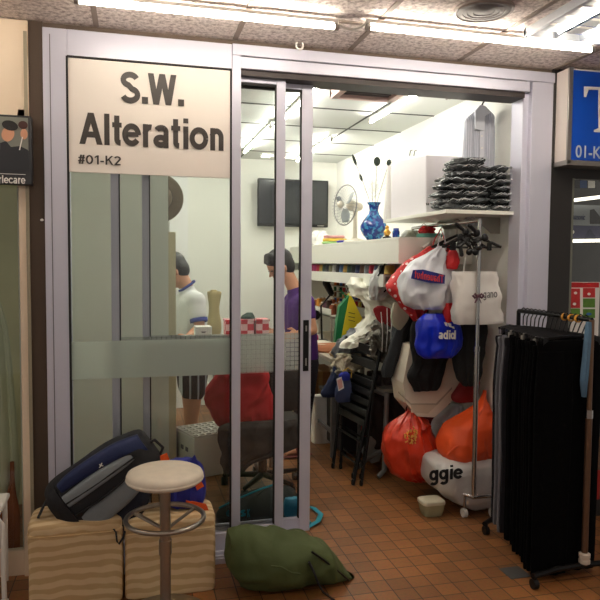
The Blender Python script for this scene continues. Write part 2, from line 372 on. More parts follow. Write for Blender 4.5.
hh=MB().box(hx,hy,.094,.1005,z0,z1).build('lock_plate','black_plastic',lb,bevel=.002)
MB().box((hx+hy)/2-.004,(hx+hy)/2+.004,.09,.095,z1-.06,z1-.03).box((hx+hy)/2-.004,(hx+hy)/2+.004,.09,.095,z0+.03,z0+.07).build('lock_slot','steel',hh)
MB().box(hx1,hx1+.0,.1,.13,0,.01) if 0 else None
# strips round the shopfront
xa=at(30,300,0).x
struct('trim_6',MB().box(xa,XL,.012,.14,0,2.62),'brown_post',smooth=False)
struct('trim_7',MB().box(xa-.012,xa,.03,.14,0,2.62),'black_gap',smooth=False)
struct('trim_8',MB().box(-3,XR1+.02,.02,.14,ZT,2.604),mat('brown_lintel',(96,80,68),.7),smooth=False)
xp=at(571,230,0).x
struct('trim_9',MB().box(XR1,xp,.0,.14,0,2.62),'dark_post',smooth=False)
MB().ell(at(42,220,.008),(.008,.004,.006)).build('screw_cap','white_plastic',bpy.data.objects['trim_6'])
# ------------------------------------------------------------ shop sign
sg=thing('shop_sign','white shop sign board reading S.W. Alteration above the fixed glass','sign',(.1,.012,1.93))
zb=at(150,175,.005).z
MB().box(-.288,XM0-.008,.006,.017,zb,2.45).build('board','sign_white',sg,bevel=.001)
def sgt(s,a,b,c_,d,bold,sx=0):
    p=at(a,c_,.005); q=at(b,d,.005)
    stext(s,p.x,q.x,q.z,p.z,.005,'lettering','sign_letter',sg,w=bold)
sgt('S.W.',120.5,184,71,107,.19)
sgt('Alteration',79,223.5,112,151,.185)
sgt('#01-K2',78,121,154.5,165.5,.15)
# ------------------------------------------------------------ left neighbour
wl=struct('wall_left_neighbour',MB().box(-1.6,at(28,60,0).x,-.0,.05,at(10,118,0).z-.06,2.60).box(at(20,300,0).x,at(30,300,0).x,.0,.06,0,2.2),'beige_panel',bevel=.003)
MB().box(at(27.5,300,0).x,at(30,300,0).x+.004,-.004,.0,0,2.55).build('edge_strip',mat('grey_edge',(150,140,118),.5),wl,smooth=False)
wn=struct('window_2',MB().box(-1.6,at(20,300,0).x,.02,.06,.0,.12),'beige_panel',smooth=False)
MB().box(-1.6,at(20,300,0).x,.035,.04,.12,1.95).build('glass_pane','plain_glass',wn,smooth=False)
struct('wall_back_neighbour',MB().box(-1.6,-.54,1.0,1.05,0,2.6),mat('green_wall',(190,190,150),.8),smooth=False)
pb=thing('poster_box','black poster box with two people and white lettering at the left edge','poster',(-.7,-.06,1.9))
q0=at(31,116,-.05); q1=at(31.5,185,-.05)
MB().box(-.95,q0.x,-.05,-.001,q1.z,q0.z).build('panel',mat('poster_dark',(34,34,38),.35,0,.2,6),pb,bevel=.004)
y=-.0515
def disc(px,py,rx,rz,nm,m,Y,par,n=20,rot=0):
    c_=at(px,py,Y); poly=[]
    for k in range(n):
        a=2*PI*k/n; u,v=rx*math.cos(a),rz*math.sin(a); poly.append((c_.x+u*math.cos(rot)-v*math.sin(rot),c_.z+u*math.sin(rot)+v*math.cos(rot)))
    return MB().prism(poly,Y-.0006,Y+.0006).build(nm,m,par,smooth=False)
def poly(pts,nm,m,Y,par,t=.0006):
    P=[(at(a,b,Y).x,at(a,b,Y).z) for a,b in pts]
    return MB().prism(P,Y-t,Y+t).build(nm,m,par,smooth=False)
MB().box(-.94,at(28,120,y).x,y-.0006,y+.0006,at(10,150,y).z,q0.z-.01).build('picture_background',mat('poster_grey',(120,122,112),.4,0,.2,8),pb,smooth=False)
poly([(0,143),(6,141),(11,147),(20,146),(28,150),(30,172),(0,172)],'dark_jacket',mat('jacket',(30,32,38),.5),y-.0015,pb)
disc(8,134,.026,.034,'face','skin',y-.0025,pb,rot=-.3); disc(10,125.5,.034,.022,'hair','hair',y-.0035,pb,rot=-.2)
disc(24,134,.015,.024,'face','skin',y-.0025,pb); disc(23,125,.02,.018,'hair',mat('auburn',(70,36,28),.6),y-.0035,pb)
poly([(19,150),(20,150),(23,137),(22,137)],'paper_stick','white_plastic',y-.004,pb)
a=at(0,173.6,y);b=at(25.5,174.2,y); MB().box(a.x-.1,b.x,y-.001,y,a.z-.001,a.z+.001).build('rule','white_plastic',pb,smooth=False)
a=at(-1,184,y);b=at(25.5,175.5,y); stext('rlecare',a.x,b.x,a.z+.004,b.z-.003,y-.001,'lettering','white_plastic',pb,w=.15)
# things behind the neighbour's glass
mat('sheer',(208,214,186),.8,0,.06,4,.3,8)
o=MB().loft(pr(.35,[(296,-30,-2,.03),(330,-32,8,.05),(400,-34,15,.1),(480,-36,20,.16),(520,-36,16,.14),(535,-30,6,.1)]),48,2.2,.02,9,3).build('curtain','sheer'); tag(o,'pale sheer curtain behind the glass at the left edge','curtain')
o=MB().loft(pr(.28,[(462,10,14,.03),(490,8,15.5,.04),(515,-10,20,.05),(545,-12,20,.05),(566,-12,20,.05)]),30,3,.004).build('hanging_cloth',mat('orange_brown',(150,78,34),.7,0,.3,7)); tag(o,'orange and brown cloth behind the glass at the lower left edge','cloth')
r_=thing('white_chair','white metal chair leg and rail standing at the left edge','chair',(-.86,-.3,0))
a=at(3,518,-.25); MB().path([(a.x,-.25,.012),(a.x-.003,-.25,a.z-.03),(a.x-.02,-.25,a.z),(a.x-.25,-.25,a.z)],.011).build('front_leg','white_plastic',r_)
MB().path([(a.x-.25,-.25,a.z),(a.x-.27,-.25,0.01)],.011).build('leg','white_plastic',r_)
MB().box(a.x-.27,a.x-.01,-.25,-.0-.02,a.z+.011,a.z+.035).build('seat','white_plastic',r_,bevel=.008)
MB().path([(a.x-.25,-.04,a.z),(a.x-.25,-.04,0.01)],.011).build('rear_leg','white_plastic',r_)
MB().path([(a.x-.03,-.04,a.z),(a.x-.03,-.04,.01)],.011).build('rear_leg','white_plastic',r_)
MB().lathe([(.017,0),(.019,.004),(.017,.02),(.012,.022)],(a.x,-.25,0)).build('foot_cap','white_plastic',r_)
# ------------------------------------------------------------ right neighbour
Yb=-.11
b0=at(569.5,66,Yb); b1=at(569.5,163,Yb); ZB=at(585,69,Yb).z; bx=thing('light_box_sign','blue light box sign with a white letter T projecting above the next shop','sign',(2.7,-.07,b1.z))
MB().box(b0.x,3.6,Yb+.003,-.001,b1.z,ZB).build('box_body',mat('box_cream',(232,222,214),.5,0,.02),bx,bevel=.002)
MB().box(b0.x+.022,3.6,Yb-.004,Yb+.003,b1.z+.018,ZB-.012).build('face_panel',mat('sign_blue',(8,72,176),.3,0,.04,3),bx,smooth=False)
MB().box(b0.x-.004,b0.x+.022,Yb-.008,Yb+.004,b1.z-.004,ZB+.002).box(b0.x-.004,3.6,Yb-.008,-.0,b1.z-.012,b1.z+.016).build('metal_frame','steel',bx,bevel=.002)
Z=lambda px,py:at(px,py,Yb-.006)
poly([(584,86.5),(622,88),(622,101),(619.5,101),(618,92),(607,90.5),(607,128),(612,131),(612,133),(594,132),(594,130),(598.5,128),(598.5,90),(588.5,89.5),(586,97),(584,97)],'lettering','sign_white',Yb-.006,bx,.0015)
a=at(575.5,157.5,Yb-.006); b=at(601.5,146.5,Yb-.006); text('01-K',a.x,b.x,a.z,b.z,Yb-.006,'lettering',mat('grey_text',(190,196,200),.4),bx,bold=.01)
# shop glazing, its wall and signs
wr=struct('window_3',MB().box(xp,3.6,.01,.06,2.0,2.6).box(xp,3.6,.01,.06,0,.1),'dark_post',smooth=False)
MB().box(xp,xp+.014,.0,.05,.1,2.0).build('edge_channel',mat('grey_green',(120,122,110),.4,.3),wr,smooth=False)
MB().box(xp+.014,3.6,.03,.036,.1,2.0).build('glass_pane','plain_glass',wr,smooth=False)
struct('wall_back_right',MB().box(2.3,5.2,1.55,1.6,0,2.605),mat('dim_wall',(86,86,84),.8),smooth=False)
def board(nm,lab,px0,px1,py0,py1,Y,m,cat='sign',grp=None,t=.01):
    a=at(px0,py1,Y); b=at(px1,py0,Y); o=thing(nm,lab,cat,(a.x,Y,a.z),grp)
    MB().box(a.x,b.x,Y-t/2,Y+t/2,a.z,b.z).build('panel',m,o,bevel=.001)
    if Y>.4:
        for x in (a.x+.03,b.x-.03): MB().tube((x,Y,b.z-.002),(x,Y,2.6),.002,6).build('hanging_wire','steel',o)
    return o
o=board('fascia_banner','grey fascia banner with small blue lettering behind the right shop window',566,640,207,225,.5,mat('banner_grey',(150,156,160),.4))
a=at(569,219.5,.493); b=at(585,214.5,.493); stext('Panasonic',a.x,b.x,a.z,b.z,.493,'lettering',mat('navy_ink',(30,44,90),.5),o)
poly([(590,210),(594,209),(606,224),(590,224)],'printed_motif','dark_post',.493,o)
o=board('fascia_banner','dark blue banner strip with pale round badge behind the right shop window',566,640,226,238,.52,mat('banner_blue',(58,58,92),.4))
disc(572,232,.018,.014,'badge','white_plastic',.513,o)
poly([(585,238),(588,230),(590,229),(592,231),(596,238)],'printed_motif',mat('navy2',(30,34,70),.5),.513,o)
o=board('wall_poster','small blue and white notice above the lamp behind the right window',568,596,178,188,.55,mat('notice_dark',(46,46,50),.4),'notice')
poly([(580,179),(587,179),(587,188),(580,188)],'blue_square',mat('notice_blue',(20,64,120),.5),.543,o); poly([(588,179),(595,179),(595,188),(588,188)],'white_square','white_plastic',.543,o)
for (x0,y0,x1,y1) in ((567,201,599,196.5),(566,241,605,240)):
    a=at(x0,y0,.45); b=at(x1+30,y1-(3 if y0<210 else 0),.45)
    o=thing('tube_lamp','white tube lamp glowing %s behind the right shop window'%('above the grey banner' if y0<210 else 'below the blue banner'),'lamp',(a.x,.45,a.z))
    MB().tube(a,b,.011).build('glass_tube',emis('tube_small',(255,245,225),2.6),o); MB().tube(a-Vector((.02,0,0)),a,.014).build('end_cap','white_plastic',o); MB().tube(b,b+Vector((.02,0,0)),.014).build('end_cap','white_plastic',o)
    for q in (a,b): MB().tube(q,(q.x,q.y,2.6),.002,6).build('hanging_wire','steel',o)
o=board('wall_poster','red topped poster of pictured goods in the right shop window',567,599.5,282,345,.02,'white_plastic','poster')
poly([(567.3,282.5),(599,282.5),(599,287.5),(567.3,287.5)],'red_header','red',.0135,o)
mat('print_red',(190,40,40),.5,0,.5,30); mat('print_green',(86,130,40),.5,0,.5,30)
for i,(x0,x1,y0,y1,m) in enumerate([(567.5,580,288.5,308,'print_red'),(567.5,580,308.5,318,'print_green'),(583,595,288,297.5,'print_red'),(583,595,298.5,307.5,'print_green'),(583,595,309,318,'print_green')]):
    poly([(x0,y0),(x1,y0),(x1,y1),(x0,y1)],'printed_picture',m,.0132,o)
for (x,y_) in ((575.5,293),(574.5,304),(589,294)): disc(x,y_,.011,.008,'printed_item','white_plastic',.0118,o)
disc(589,314,.018,.008,'printed_item',mat('print_blue',(40,90,150),.5),.0118,o)
o=board('wall_poster','red and white lower poster strip beside the rack pole',580,600,470,532,.0205,mat('poster_red',(176,40,34),.5),'poster')
poly([(580.5,528),(597,528),(597,532),(580.5,532)],'white_edge','white_plastic',.0135,o)
# ------------------------------------------------------------ lights
emis('tube_warm',(255,243,226),45); emis('tube_cool',(255,251,240),70); emis('tube_soft',(255,249,238),32)
def lamp(name,loc,sx,sy,power,col,rot=(0,0,0)):
    l=bpy.data.lights.new(name,'AREA'); l.shape='RECTANGLE'; l.size=sx; l.size_y=sy; l.energy=power; l.color=col
    o=bpy.data.objects.new(name,l); C.objects.link(o); o.location=loc; o.rotation_euler=rot; return o
def tube_fix(label,x0,x1,y,z,m,P,col,along='x',grp=None,housing=True):
    """a slim batten with a round tube under it and the light it gives"""
    o=thing('tube_lamp',label,'lamp',((x0+x1)/2,y,z) if along=='x' else (y,(x0+x1)/2,z),grp)
    V=(lambda s,a,zz: (s,y+a,zz)) if along=='x' else (lambda s,a,zz:(y+a,s,zz))
    p=MB(); A=V(x0,-.010,z+.016); B=V(x1,.010,z+.034)
    p.box(A[0],B[0],A[1],B[1],A[2],B[2]).build('batten','white_plastic',o,bevel=.003)
    MB().tube(V(x0+.02,0,z),V(x1-.02,0,z),.0105).build('glass_tube',m,o)
    e=MB()
    for s,d in ((x0,.02),(x1-.02,.02)): e.tube(V(s,0,z),V(s+d,0,z),.015)
    for s in (x0+.004,x1-.012): 
        A=V(s,-.006,z); B=V(s+.008,.006,z+.02); e.box(A[0],B[0],A[1],B[1],z,z+.02)
    e.build('end_cap','steel',o)
    if 0:
        lamp('lamp_light',V((x0+x1)/2,0,z-.016),*( (x1-x0-.05,.02) if along=='x' else (.02,x1-x0-.05)),P,col)
    return o
WC=(1,.86,.70); CC=(1,.97,.90)
zt=2.555
tube_fix('long glowing tube on the corridor ceiling over the shop sign',-.225,.895,-.415,zt,'tube_warm',15,WC,'x','tubes on the corridor ceiling')
tube_fix('long glowing tube on the corridor ceiling over the open doorway',1.012,2.197,-.455,zt,'tube_warm',15,WC,'x','tubes on the corridor ceiling')
tube_fix('unseen tube added on the corridor ceiling to light the shopfront from the left',-2.2,-.4,-2.9,zt,'tube_warm',10,WC,'x','tubes on the corridor ceiling')  # out-of-view fill tube, added to brighten the shopfront and frosted bands
tube_fix('unseen tube added on the corridor ceiling to light the doorway from the right',1.2,2.4,-2.9,zt,'tube_warm',8,WC,'x','tubes on the corridor ceiling')  # second added tube, out of view, fills the front from the right
tube_fix('corridor ceiling tube farthest left, over the neighbouring cream panel',-1.85,-.60,-.40,zt,'tube_warm',8,WC,'x','tubes on the corridor ceiling')
# cable
tag(MB().path([(.90,-.415,2.57),(.92,-.42,2.555),(.955,-.43,2.545),(.99,-.445,2.555),(1.01,-.45,2.57)],.006).build('lamp_cable','white_plastic'),'looped white cable joining the two corridor ceiling tubes','cable')
zi=2.555
I=[('left','front',.42,1.62,1.075,'tube_cool',13),('left','rear',1.75,2.95,1.035,'tube_cool',12),('right','front',.37,1.37,1.715,'tube_soft',13),('right','rear',2.1,3.3,1.64,'tube_cool',12)]
for a,b,y0,y1,x,m,P in I:
    tube_fix('%s tube of the %s row on the ceiling inside the shop'%(b,a),y0,y1,x,zi,m,P,CC,'y','tubes on the shop ceiling')
tube_fix('tube on the shop ceiling near the left wall, seen through the first sliding door',.0,.72,1.55,zi,'tube_cool',9,CC,'x','tubes on the shop ceiling')
# round speaker grille
sp=thing('ceiling_speaker','round dark grey speaker grille in the corridor ceiling','speaker',(1.475,-.66,2.605))
mat('speaker_grey',(92,84,80),.6); mat('speaker_ring',(150,138,130),.5)
MB().lathe([(.128,2.6050),(.126,2.5930),(.116,2.5890),(.114,2.5970)],(1.475,-.66,0),40).build('rim','speaker_ring',sp)
MB().lathe([(.115,2.6020),(.112,2.5930),(.09,2.5910),(.088,2.5940),(.07,2.5910),(.068,2.5940),(.045,2.5910),(.043,2.5940),(.02,2.5900),(.001,2.5900)],(1.475,-.66,0),40).build('grille','speaker_grey',sp)
# louvred ceiling light
ax_=atz(520,33,2.595).x; lo=thing('louvre_light','recessed ceiling light with mirrored louvres at the top right corner','lamp',(ax_+.3,-.7,2.6))
X0,X1,Y0,Y1=ax_,ax_+.58,-1.65,-.50
MB().box(X0,X1,Y0,Y1,2.6010,2.6045).build('reflector_tray','white_plastic',lo,smooth=False)
MB().box(X0,X1,Y1-.02,Y1,2.5650,2.6050).box(X0,X1,Y0,Y0+.02,2.5650,2.6050).box(X0,X0+.02,Y0,Y1,2.5650,2.6050).box(X1-.02,X1,Y0,Y1,2.5650,2.6050).build('frame',mat('louvre_frame',(196,200,206),.4,.3),lo,bevel=.002)
for k in range(2):
    x=X0+.16+k*.26; MB().tube((x,Y0+.05,2.5870),(x,Y1-.05,2.5870),.012).build('glass_tube','tube_warm',lo)
g=MB()
for k in range(1,4):
    x=X0+.02+k*(X1-X0-.04)/4; g.add([(x-.006,Y0,2.5970),(x+.006,Y0,2.5970),(x+.001,Y0,2.5670),(x-.001,Y0,2.5670),(x-.006,Y1,2.5970),(x+.006,Y1,2.5970),(x+.001,Y1,2.5670),(x-.001,Y1,2.5670)],[(0,1,2,3),(7,6,5,4),(0,4,5,1),(1,5,6,2),(2,6,7,3),(3,7,4,0)])
for k in range(1,12):
    y=Y0+k*(Y1-Y0)/12; g.box(X0+.02,X1-.02,y-.003,y+.003,2.5680,2.5950)
g.build('louvre',mat('mirror_louvre',(200,205,212),.12,1),lo,smooth=False)
# ring on the header
a=at(299,46,-.02); o=thing('ceiling_hook','small white cable clip with a ring above the middle of the shopfront','hook',(a.x,a.y,a.z))
MB().box(a.x-.016,a.x+.02,-.04,-.013,a.z+.022,a.z+.034).build('bracket','white_plastic',o,bevel=.003)
MB().path([(a.x+.018*math.cos(t),-.03,a.z+.02*math.sin(t)) for t in [k*2*PI/20 for k in range(20)]],.005,8,True).build('ring','white_plastic',o)
# interior ceiling vent with pink edge
vc=atz(345,97,2.585); v0=atz(352,80,2.585)
vx=thing('air_vent','pink-edged ceiling vent with a dark grille, partly hidden by the door header','vent',(1.4,.6,2.6))
xa_,xb_=atz(337,86,2.58).x,1.63; ya,yb=.30,.66+.08

MB().box(xa_,xb_,ya,ya+.05,2.54,2.598).box(xa_,xb_,yb-.05,yb,2.54,2.598).box(xa_,xa_+.05,ya,yb,2.54,2.598).box(xb_-.05,xb_,ya,yb,2.54,2.598).build('frame',mat('vent_pink',(232,200,192),.5,0,.05),vx,bevel=.006)
g=MB()
for k in range(9): y=ya+.06+k*(yb-ya-.12)/8; g.box(xa_+.05,xb_-.05,y-.008,y+.008,2.56,2.575)
g.box(xa_+.05,xb_-.05,ya+.05,yb-.05,2.575,2.598); g.build('grille',mat('vent_dark',(96,88,86),.6),vx,smooth=False)
# ------------------------------------------------------------ television
a=at(257.5,226,3.5); b=at(328,181,3.5); tv=thing('television','black flat television mounted on the back wall','television',(a.x+.3,3.5,a.z))
MB().box(a.x,b.x,3.48,3.525,a.z,b.z).build('casing','black_plastic',tv,bevel=.006)
MB().box(a.x+.014,b.x-.014,3.476,3.481,a.z+.03,b.z-.014).build('screen',mat('screen',(24,28,32),.15,0,.05),tv,smooth=False)
MB().box((a.x+b.x)/2-.1,(a.x+b.x)/2+.1,3.52,3.6,(a.z+b.z)/2-.1,(a.z+b.z)/2+.1).build('wall_mount','black_metal',tv,bevel=.003)
MB().box(b.x-.12,b.x-.05,3.474,3.48,a.z+.01,a.z+.018).build('maker_mark','steel',tv,smooth=False)
# ------------------------------------------------------------ white ledge on the right wall
XS=1.64
lg=thing('wall_shelf','long white ledge with deep front running along the right wall under the fan and vase','shelf',(1.9,1.9,1.5))
mat('ledge_white',(238,238,228),.6,0,.02)
MB().box(XS,2.163,.62,3.58,1.655,1.675).build('top_board','ledge_white',lg,bevel=.002)
MB().box(XS,XS+.02,.62,3.58,1.505,1.655).box(XS+.0205,2.163,.6205,.64,1.505,1.655).build('front_board','ledge_white',lg,smooth=False)
MB().box(XS+.02,2.163,.64,3.58,1.505,1.52).build('underside_board','ledge_white',lg,smooth=False)
sb=thing('wall_shelf','narrow white shelf holding the row of thread cones under the ledge','shelf',(1.9,1.9,1.35))
MB().box(XS+.01,2.163,.9,3.58,1.415,1.43).build('top_board','ledge_white',sb,smooth=False)
MB().box(XS+.01,XS+.025,.9,3.58,1.345,1.415).build('front_board','ledge_white',sb,smooth=False)
MB().box(XS+.2,XS+.21,.9,3.58,1.43,1.505).build('back_board',mat('shelf_grey',(200,200,190),.7),sb,smooth=False)  # back board in an even grey, darker than the ledge white
cols=[('grey',(110,112,116)),('navy blue',(34,40,72)),('slate blue',(66,76,104)),('charcoal',(40,40,44)),('magenta',(140,36,84)),('crimson',(150,30,48)),('mustard yellow',(160,132,60)),('dark green',(38,56,46)),('khaki',(96,92,66)),('black',(22,22,24)),('pale grey',(150,148,140)),('steel blue',(60,84,120)),('ochre',(150,116,50)),('brown',(84,58,44))]
def make_spool(label,rgb,nm,x,y,z,r=.031,h=.066,grp='thread cones on the narrow shelf'):
    o=thing('thread_cone',label,'thread cone',(x,y,z),grp)
    MB().lathe([(r*.8,0),(r,.004),(r*.98,h*.12),(r*.86,h*.82),(r*.6,h*.9)],(x,y,z),16).build('thread',mat('thread_'+nm,rgb,.8,0,.12,40),o)
    MB().lathe([(r*.45,h*.88),(r*.4,h),(r*.25,h)],(x,y,z),12).build('core','white_plastic',o)
    return o
seq=[0,1,2,3,1,4,4,5,6,7,3,8,10,3,11,12,7,9,1,13,0,5,2,9,6]
for i,k in enumerate(seq):
    y=3.3-i*.1
    nm,rgb=cols[k]; 
    make_spool('%s thread cone standing on the narrow shelf under the white ledge'%nm,rgb,nm.replace(' ','_'),XS+.055,y,1.43,.038,.072)
# ------------------------------------------------------------ fan
fx,fy=1.80,0; p=at(357,238,0); 
Yf=1.8/math.tan(math.radians(14.4+4.7))-3.25; fz=1.675
B=at(355,239,Yf); fx=B.x
fan=thing('desk_fan','white desk fan with grey blades on the white ledge','fan',(fx,Yf,fz))
mat('fan_cream',(214,206,190),.4); mat('cage',(150,150,150),.3,.8); mat('blade',(150,158,160),.3,0,.05,alpha=1)
MB().lathe([(.095,0),(.098,.012),(.085,.026),(.05,.034),(.03,.04)],(fx,Yf,fz),32).build('base','fan_cream',fan)
MB().cap((fx,Yf,fz+.03),.02,(fx,Yf,fz+.23),.017).build('stand','fan_cream',fan)
hc=Vector((fx-.055,Yf-.075,at(348,206,Yf).z)); hc.x=at(345,206,Yf-.07).x
ax=Vector((-.96,-.27,.05)).normalized(); ez=Vector((0,0,1)); ex=ax.cross(ez).normalized(); ez=ex.cross(ax).normalized()
MB().cap(hc-ax*.06,.045,hc-ax*.14,.035).cap(hc-ax*.1,.025,Vector((fx,Yf,fz+.23)),.018).build('motor_housing','fan_cream',fan,vox=.006)
Rf=.165; cg=MB()
for k in range(32):
    t=2*PI*k/32; e=ex*math.cos(t)+ez*math.sin(t)
    cg.path([hc+ax*.045+e*.03,hc+ax*.045+e*Rf*.6,hc+ax*.03+e*Rf*.92,hc+ax*.0+e*Rf,hc-ax*.03+e*Rf*.9,hc-ax*.045+e*.05],.0012,5)
cg.path([hc+(ex*math.cos(t)+ez*math.sin(t))*Rf for t in [k*2*PI/40 for k in range(40)]],.005,8,True)
cg.build('cage','cage',fan)
MB().ell(hc+ax*.046,(.03,.03,.03)).build('badge','fan_cream',fan)
for k in range(3):
    t0=2*PI*k/3+.4; pts=[]
    R_=[]
    for i in range(7):
        rr=.03+(Rf-.05)*i/6; wd=(.25+.55*math.sin(PI*min(1,(i+1)/6.5)))
        row=[]
        for q in range(5):
            t=t0+wd*(q/4-.5)*1.3; e=ex*math.cos(t)+ez*math.sin(t); row.append(hc+e*rr+ax*((q/4-.5)*.03))
        R_.append(row)
    m=MB(); m.v=[v for r in R_ for v in r]; m.f=[(i*5+q,i*5+q+1,(i+1)*5+q+1,(i+1)*5+q) for i in range(6) for q in range(4)]
    m.build('blade','blade' if k else mat('blade_dark',(84,92,100),.3),fan,solid=.002)
# ------------------------------------------------------------ vase with peacock feathers
vY=atx(373,237,1.82).y; B=at(373.5,237.5,vY); vx0,vz=B.x,1.676
va=thing('flower_vase','cobalt blue patterned vase on a dark plinth on the white ledge','vase',(vx0,vY,vz))
m=bpy.data.materials.new('vase_blue'); m.use_nodes=True; N=m.node_tree.nodes; L=m.node_tree.links; b=N['Principled BSDF']; tc=N.new('ShaderNodeTexCoord')
vo=N.new('ShaderNodeTexNoise'); vo.inputs['Scale'].default_value=32; vo.inputs['Detail'].default_value=3; rp=N.new('ShaderNodeValToRGB'); rp.color_ramp.elements[0].position=.5; rp.color_ramp.elements[0].color=(*lin((14,40,116)),1); rp.color_ramp.elements[1].position=.58; rp.color_ramp.elements[1].color=(*lin((52,124,168)),1)
L.new(tc.outputs['Object'],vo.inputs['Vector']); L.new(vo.outputs['Fac'],rp.inputs[0]); L.new(rp.outputs[0],b.inputs['Base Color']); b.inputs['Roughness'].default_value=.15; _m['vase_blue']=m
k=(at(373,201,vY).z-vz-.012)/.27; px=.0072*.95
MB().lathe([(.045*k,.012),(.05*k,.02),(.07*k,.04*k),(.093*k,.085*k),(.092*k,.11*k),(.07*k,.15*k),(.038*k,.19*k),(.03*k,.215*k),(.036*k,.25*k),(.05*k,.27*k),(.046*k,.27*k),(.028*k,.24*k),(.028*k,.2*k),(.03*k,.19*k)],(vx0,vY,vz),36).build('body','vase_blue',va)
MB().lathe([(.075,-.0),(.08,.004),(.07,.012),(.04,.014)],(vx0,vY,vz),28).build('plinth','black_plastic',va)
mat('stem_grey',(110,110,92),.7); mat('feather_eye',(30,44,34),.6,0,.5,90,.5,90); mat('wisp',(160,162,150),.8)
def feather(lab,tx,ty,eye,n=0):
    T=at(tx,ty,vY+.0); o=thing('peacock_feather',lab,'feather',(vx0,vY,vz+.2),'peacock feathers in the blue vase')
    base=Vector((vx0+random.uniform(-.012,.012),vY+random.uniform(-.01,.01),vz+.2*k)); mid=base.lerp(T,.5)+Vector((0,0,.01))
    pts=[base,base.lerp(mid,.5),mid,mid.lerp(T,.6),T]
    MB().path(pts,.0022,6).build('quill','stem_grey',o)
    w=MB(); rr=random.Random(int(tx))
    for i in range(26):
        f_=.35+.63*i/26; p=base.lerp(T,f_); s=1 if i%2 else -1; q=p+Vector((s*(.03+.03*rr.random()),rr.uniform(-.02,.02),.03+.02*rr.random())); w.path([p,p.lerp(q,.5)+Vector((0,0,.004)),q],.0012,4)
    w.build('barbs','wisp',o)
    d=(T-base).normalized(); M=Vector((0,0,1)).rotation_difference(d).to_matrix()
    if eye: MB().ell(T,(.028*eye,.008,.036*eye),18,12,M).ell(T-Vector((0,.008,0)),(.014*eye,.006,.018*eye),14,8,M).build('eye','feather_eye',o)
    return o
feather('long bare feather leaning left from the blue vase',353,156,.0)
p=bpy.data.objects['peacock_feather']; A=Vector((vx0,vY,vz+.2*k)); T=at(353,156,vY); d=(T-A).normalized(); M=Vector((0,0,1)).rotation_difference(d).to_matrix()
MB().ell(A.lerp(T,.62),(.012,.006,.03),10,8,M).ell(A.lerp(T,.93),(.012,.006,.045),10,8,M).build('eye','feather_eye',p)
feather('peacock feather with a large dark eye upright in the blue vase',377,161.5,1.0)
feather('peacock feather with a dark eye nearest the white carton',389,162.5,.7)
feather('slim wispy feather in the middle of the blue vase',372,180,.0)
# small things on the ledge
def small(nm,lab,cat,mb,m,**k): return tag(mb.build(nm,m,**k),lab,cat)
yy=Yf-.12
def on(px,Y): return at(px,240,Y).x
x=1.79; yb_=atx(319,240,x).y
small('plastic_bundle','crumpled clear plastic bundle at the far end of the ledge','bag',MB().loft([(1.677,x-.10,x+.10,.14,yb_),(1.72,x-.12,x+.12,.18,yb_),(1.78,x-.09,x+.10,.15,yb_),(1.83,x-.03,x+.05,.07,yb_)],72,2.2,.006,6,2,.012,14,sub=8,cr_=14),'poly_white')
x=1.77; yc2=atx(335,240,x).y
o=thing('folded_cloth_stack','stack of folded yellow, green and pink cloth on the ledge behind the fan','cloth',(x,yc2,1.676))
for q,(c_,rgb) in enumerate([('pale_green',(150,190,120)),('yellow',(224,190,70)),('dusty_pink',(196,140,140))]):
    MB().loft([(1.678+q*.026,x-.10,x+.11-q*.02,.16,yc2),(1.69+q*.026,x-.115+.01*q,x+.12-q*.02,.18,yc2),(1.702+q*.026,x-.10,x+.11-q*.02,.16,yc2)],32,4,.0,3,q,.003,20).build('folded_piece',mat(c_,rgb,.8),o)
x=1.74; yd2=atx(343,238,x).y-.05
small('folded_cloth','royal blue folded cloth on the ledge beside the fan base','cloth',MB().loft([(1.677,x-.06,x+.05,.08,yd2),(1.69,x-.07,x+.055,.09,yd2),(1.70,x-.05,x+.03,.06,yd2)],28,3,0,3,1,.003,20),mat('royal',(28,40,150),.7))
x=at(387,235,.95).x
o=thing('figurine','small golden figurine on a dark base beside the blue vase','figurine',(x,.95,1.676))
MB().lathe([(.03,0),(.03,.012),(.02,.016)],(x,.95,1.676)).build('base','black_plastic',o)
MB().ell((x,.95,1.715),(.022,.018,.028)).ell((x,.95,1.752),(.014,.013,.015)).cap((x-.02,.945,1.72),.007,(x-.004,.93,1.70),.006).cap((x+.02,.945,1.72),.007,(x+.004,.93,1.70),.006).build('body',mat('gold',(214,160,70),.3,.7),o,vox=.003)
x=at(396,236,.78).x
o=thing('glass_jar','small blue capped jar at the near end of the ledge','jar',(x,.78,1.676))
MB().lathe([(.02,0),(.024,.004),(.024,.04),(.018,.05)],(x,.78,1.676),20).build('body','vase_blue',o); MB().lathe([(.019,.048),(.019,.062),(.004,.064)],(x,.78,1.676),20).build('lid',mat('lid_blue',(30,60,150),.4),o)

x=at(428,231,.72).x
small('folded_cloth','teal folded cloth at the near end of the white ledge under the wall board','cloth',MB().loft([(1.677,x-.05,x+.09,.12,.74),(1.69,x-.06,x+.10,.13,.74),(1.705,x-.05,x+.09,.12,.74)],36,4,0,3,2,.003,20),mat('teal_cloth',(110,176,160),.8))
small('red_cloth','crumpled red cloth on the teal folded cloth at the near end of the white ledge','cloth',MB().loft([(1.706,x-.04,x+.05,.08,.74),(1.73,x-.045,x+.05,.08,.74),(1.755,x-.02,x+.03,.05,.74)],40,2.4,0,3,5,.012,22,cr_=22,sub=6),'red')
x=at(452,231,.70).x
small('white_cloth','folded white cloth at the near end of the white ledge beside the teal cloth','cloth',MB().loft([(1.677,x-.03,x+.08,.1,.72),(1.70,x-.04,x+.09,.11,.72),(1.735,x-.03,x+.08,.1,.72)],36,4,0,3,2,.003,20),'paper_white')
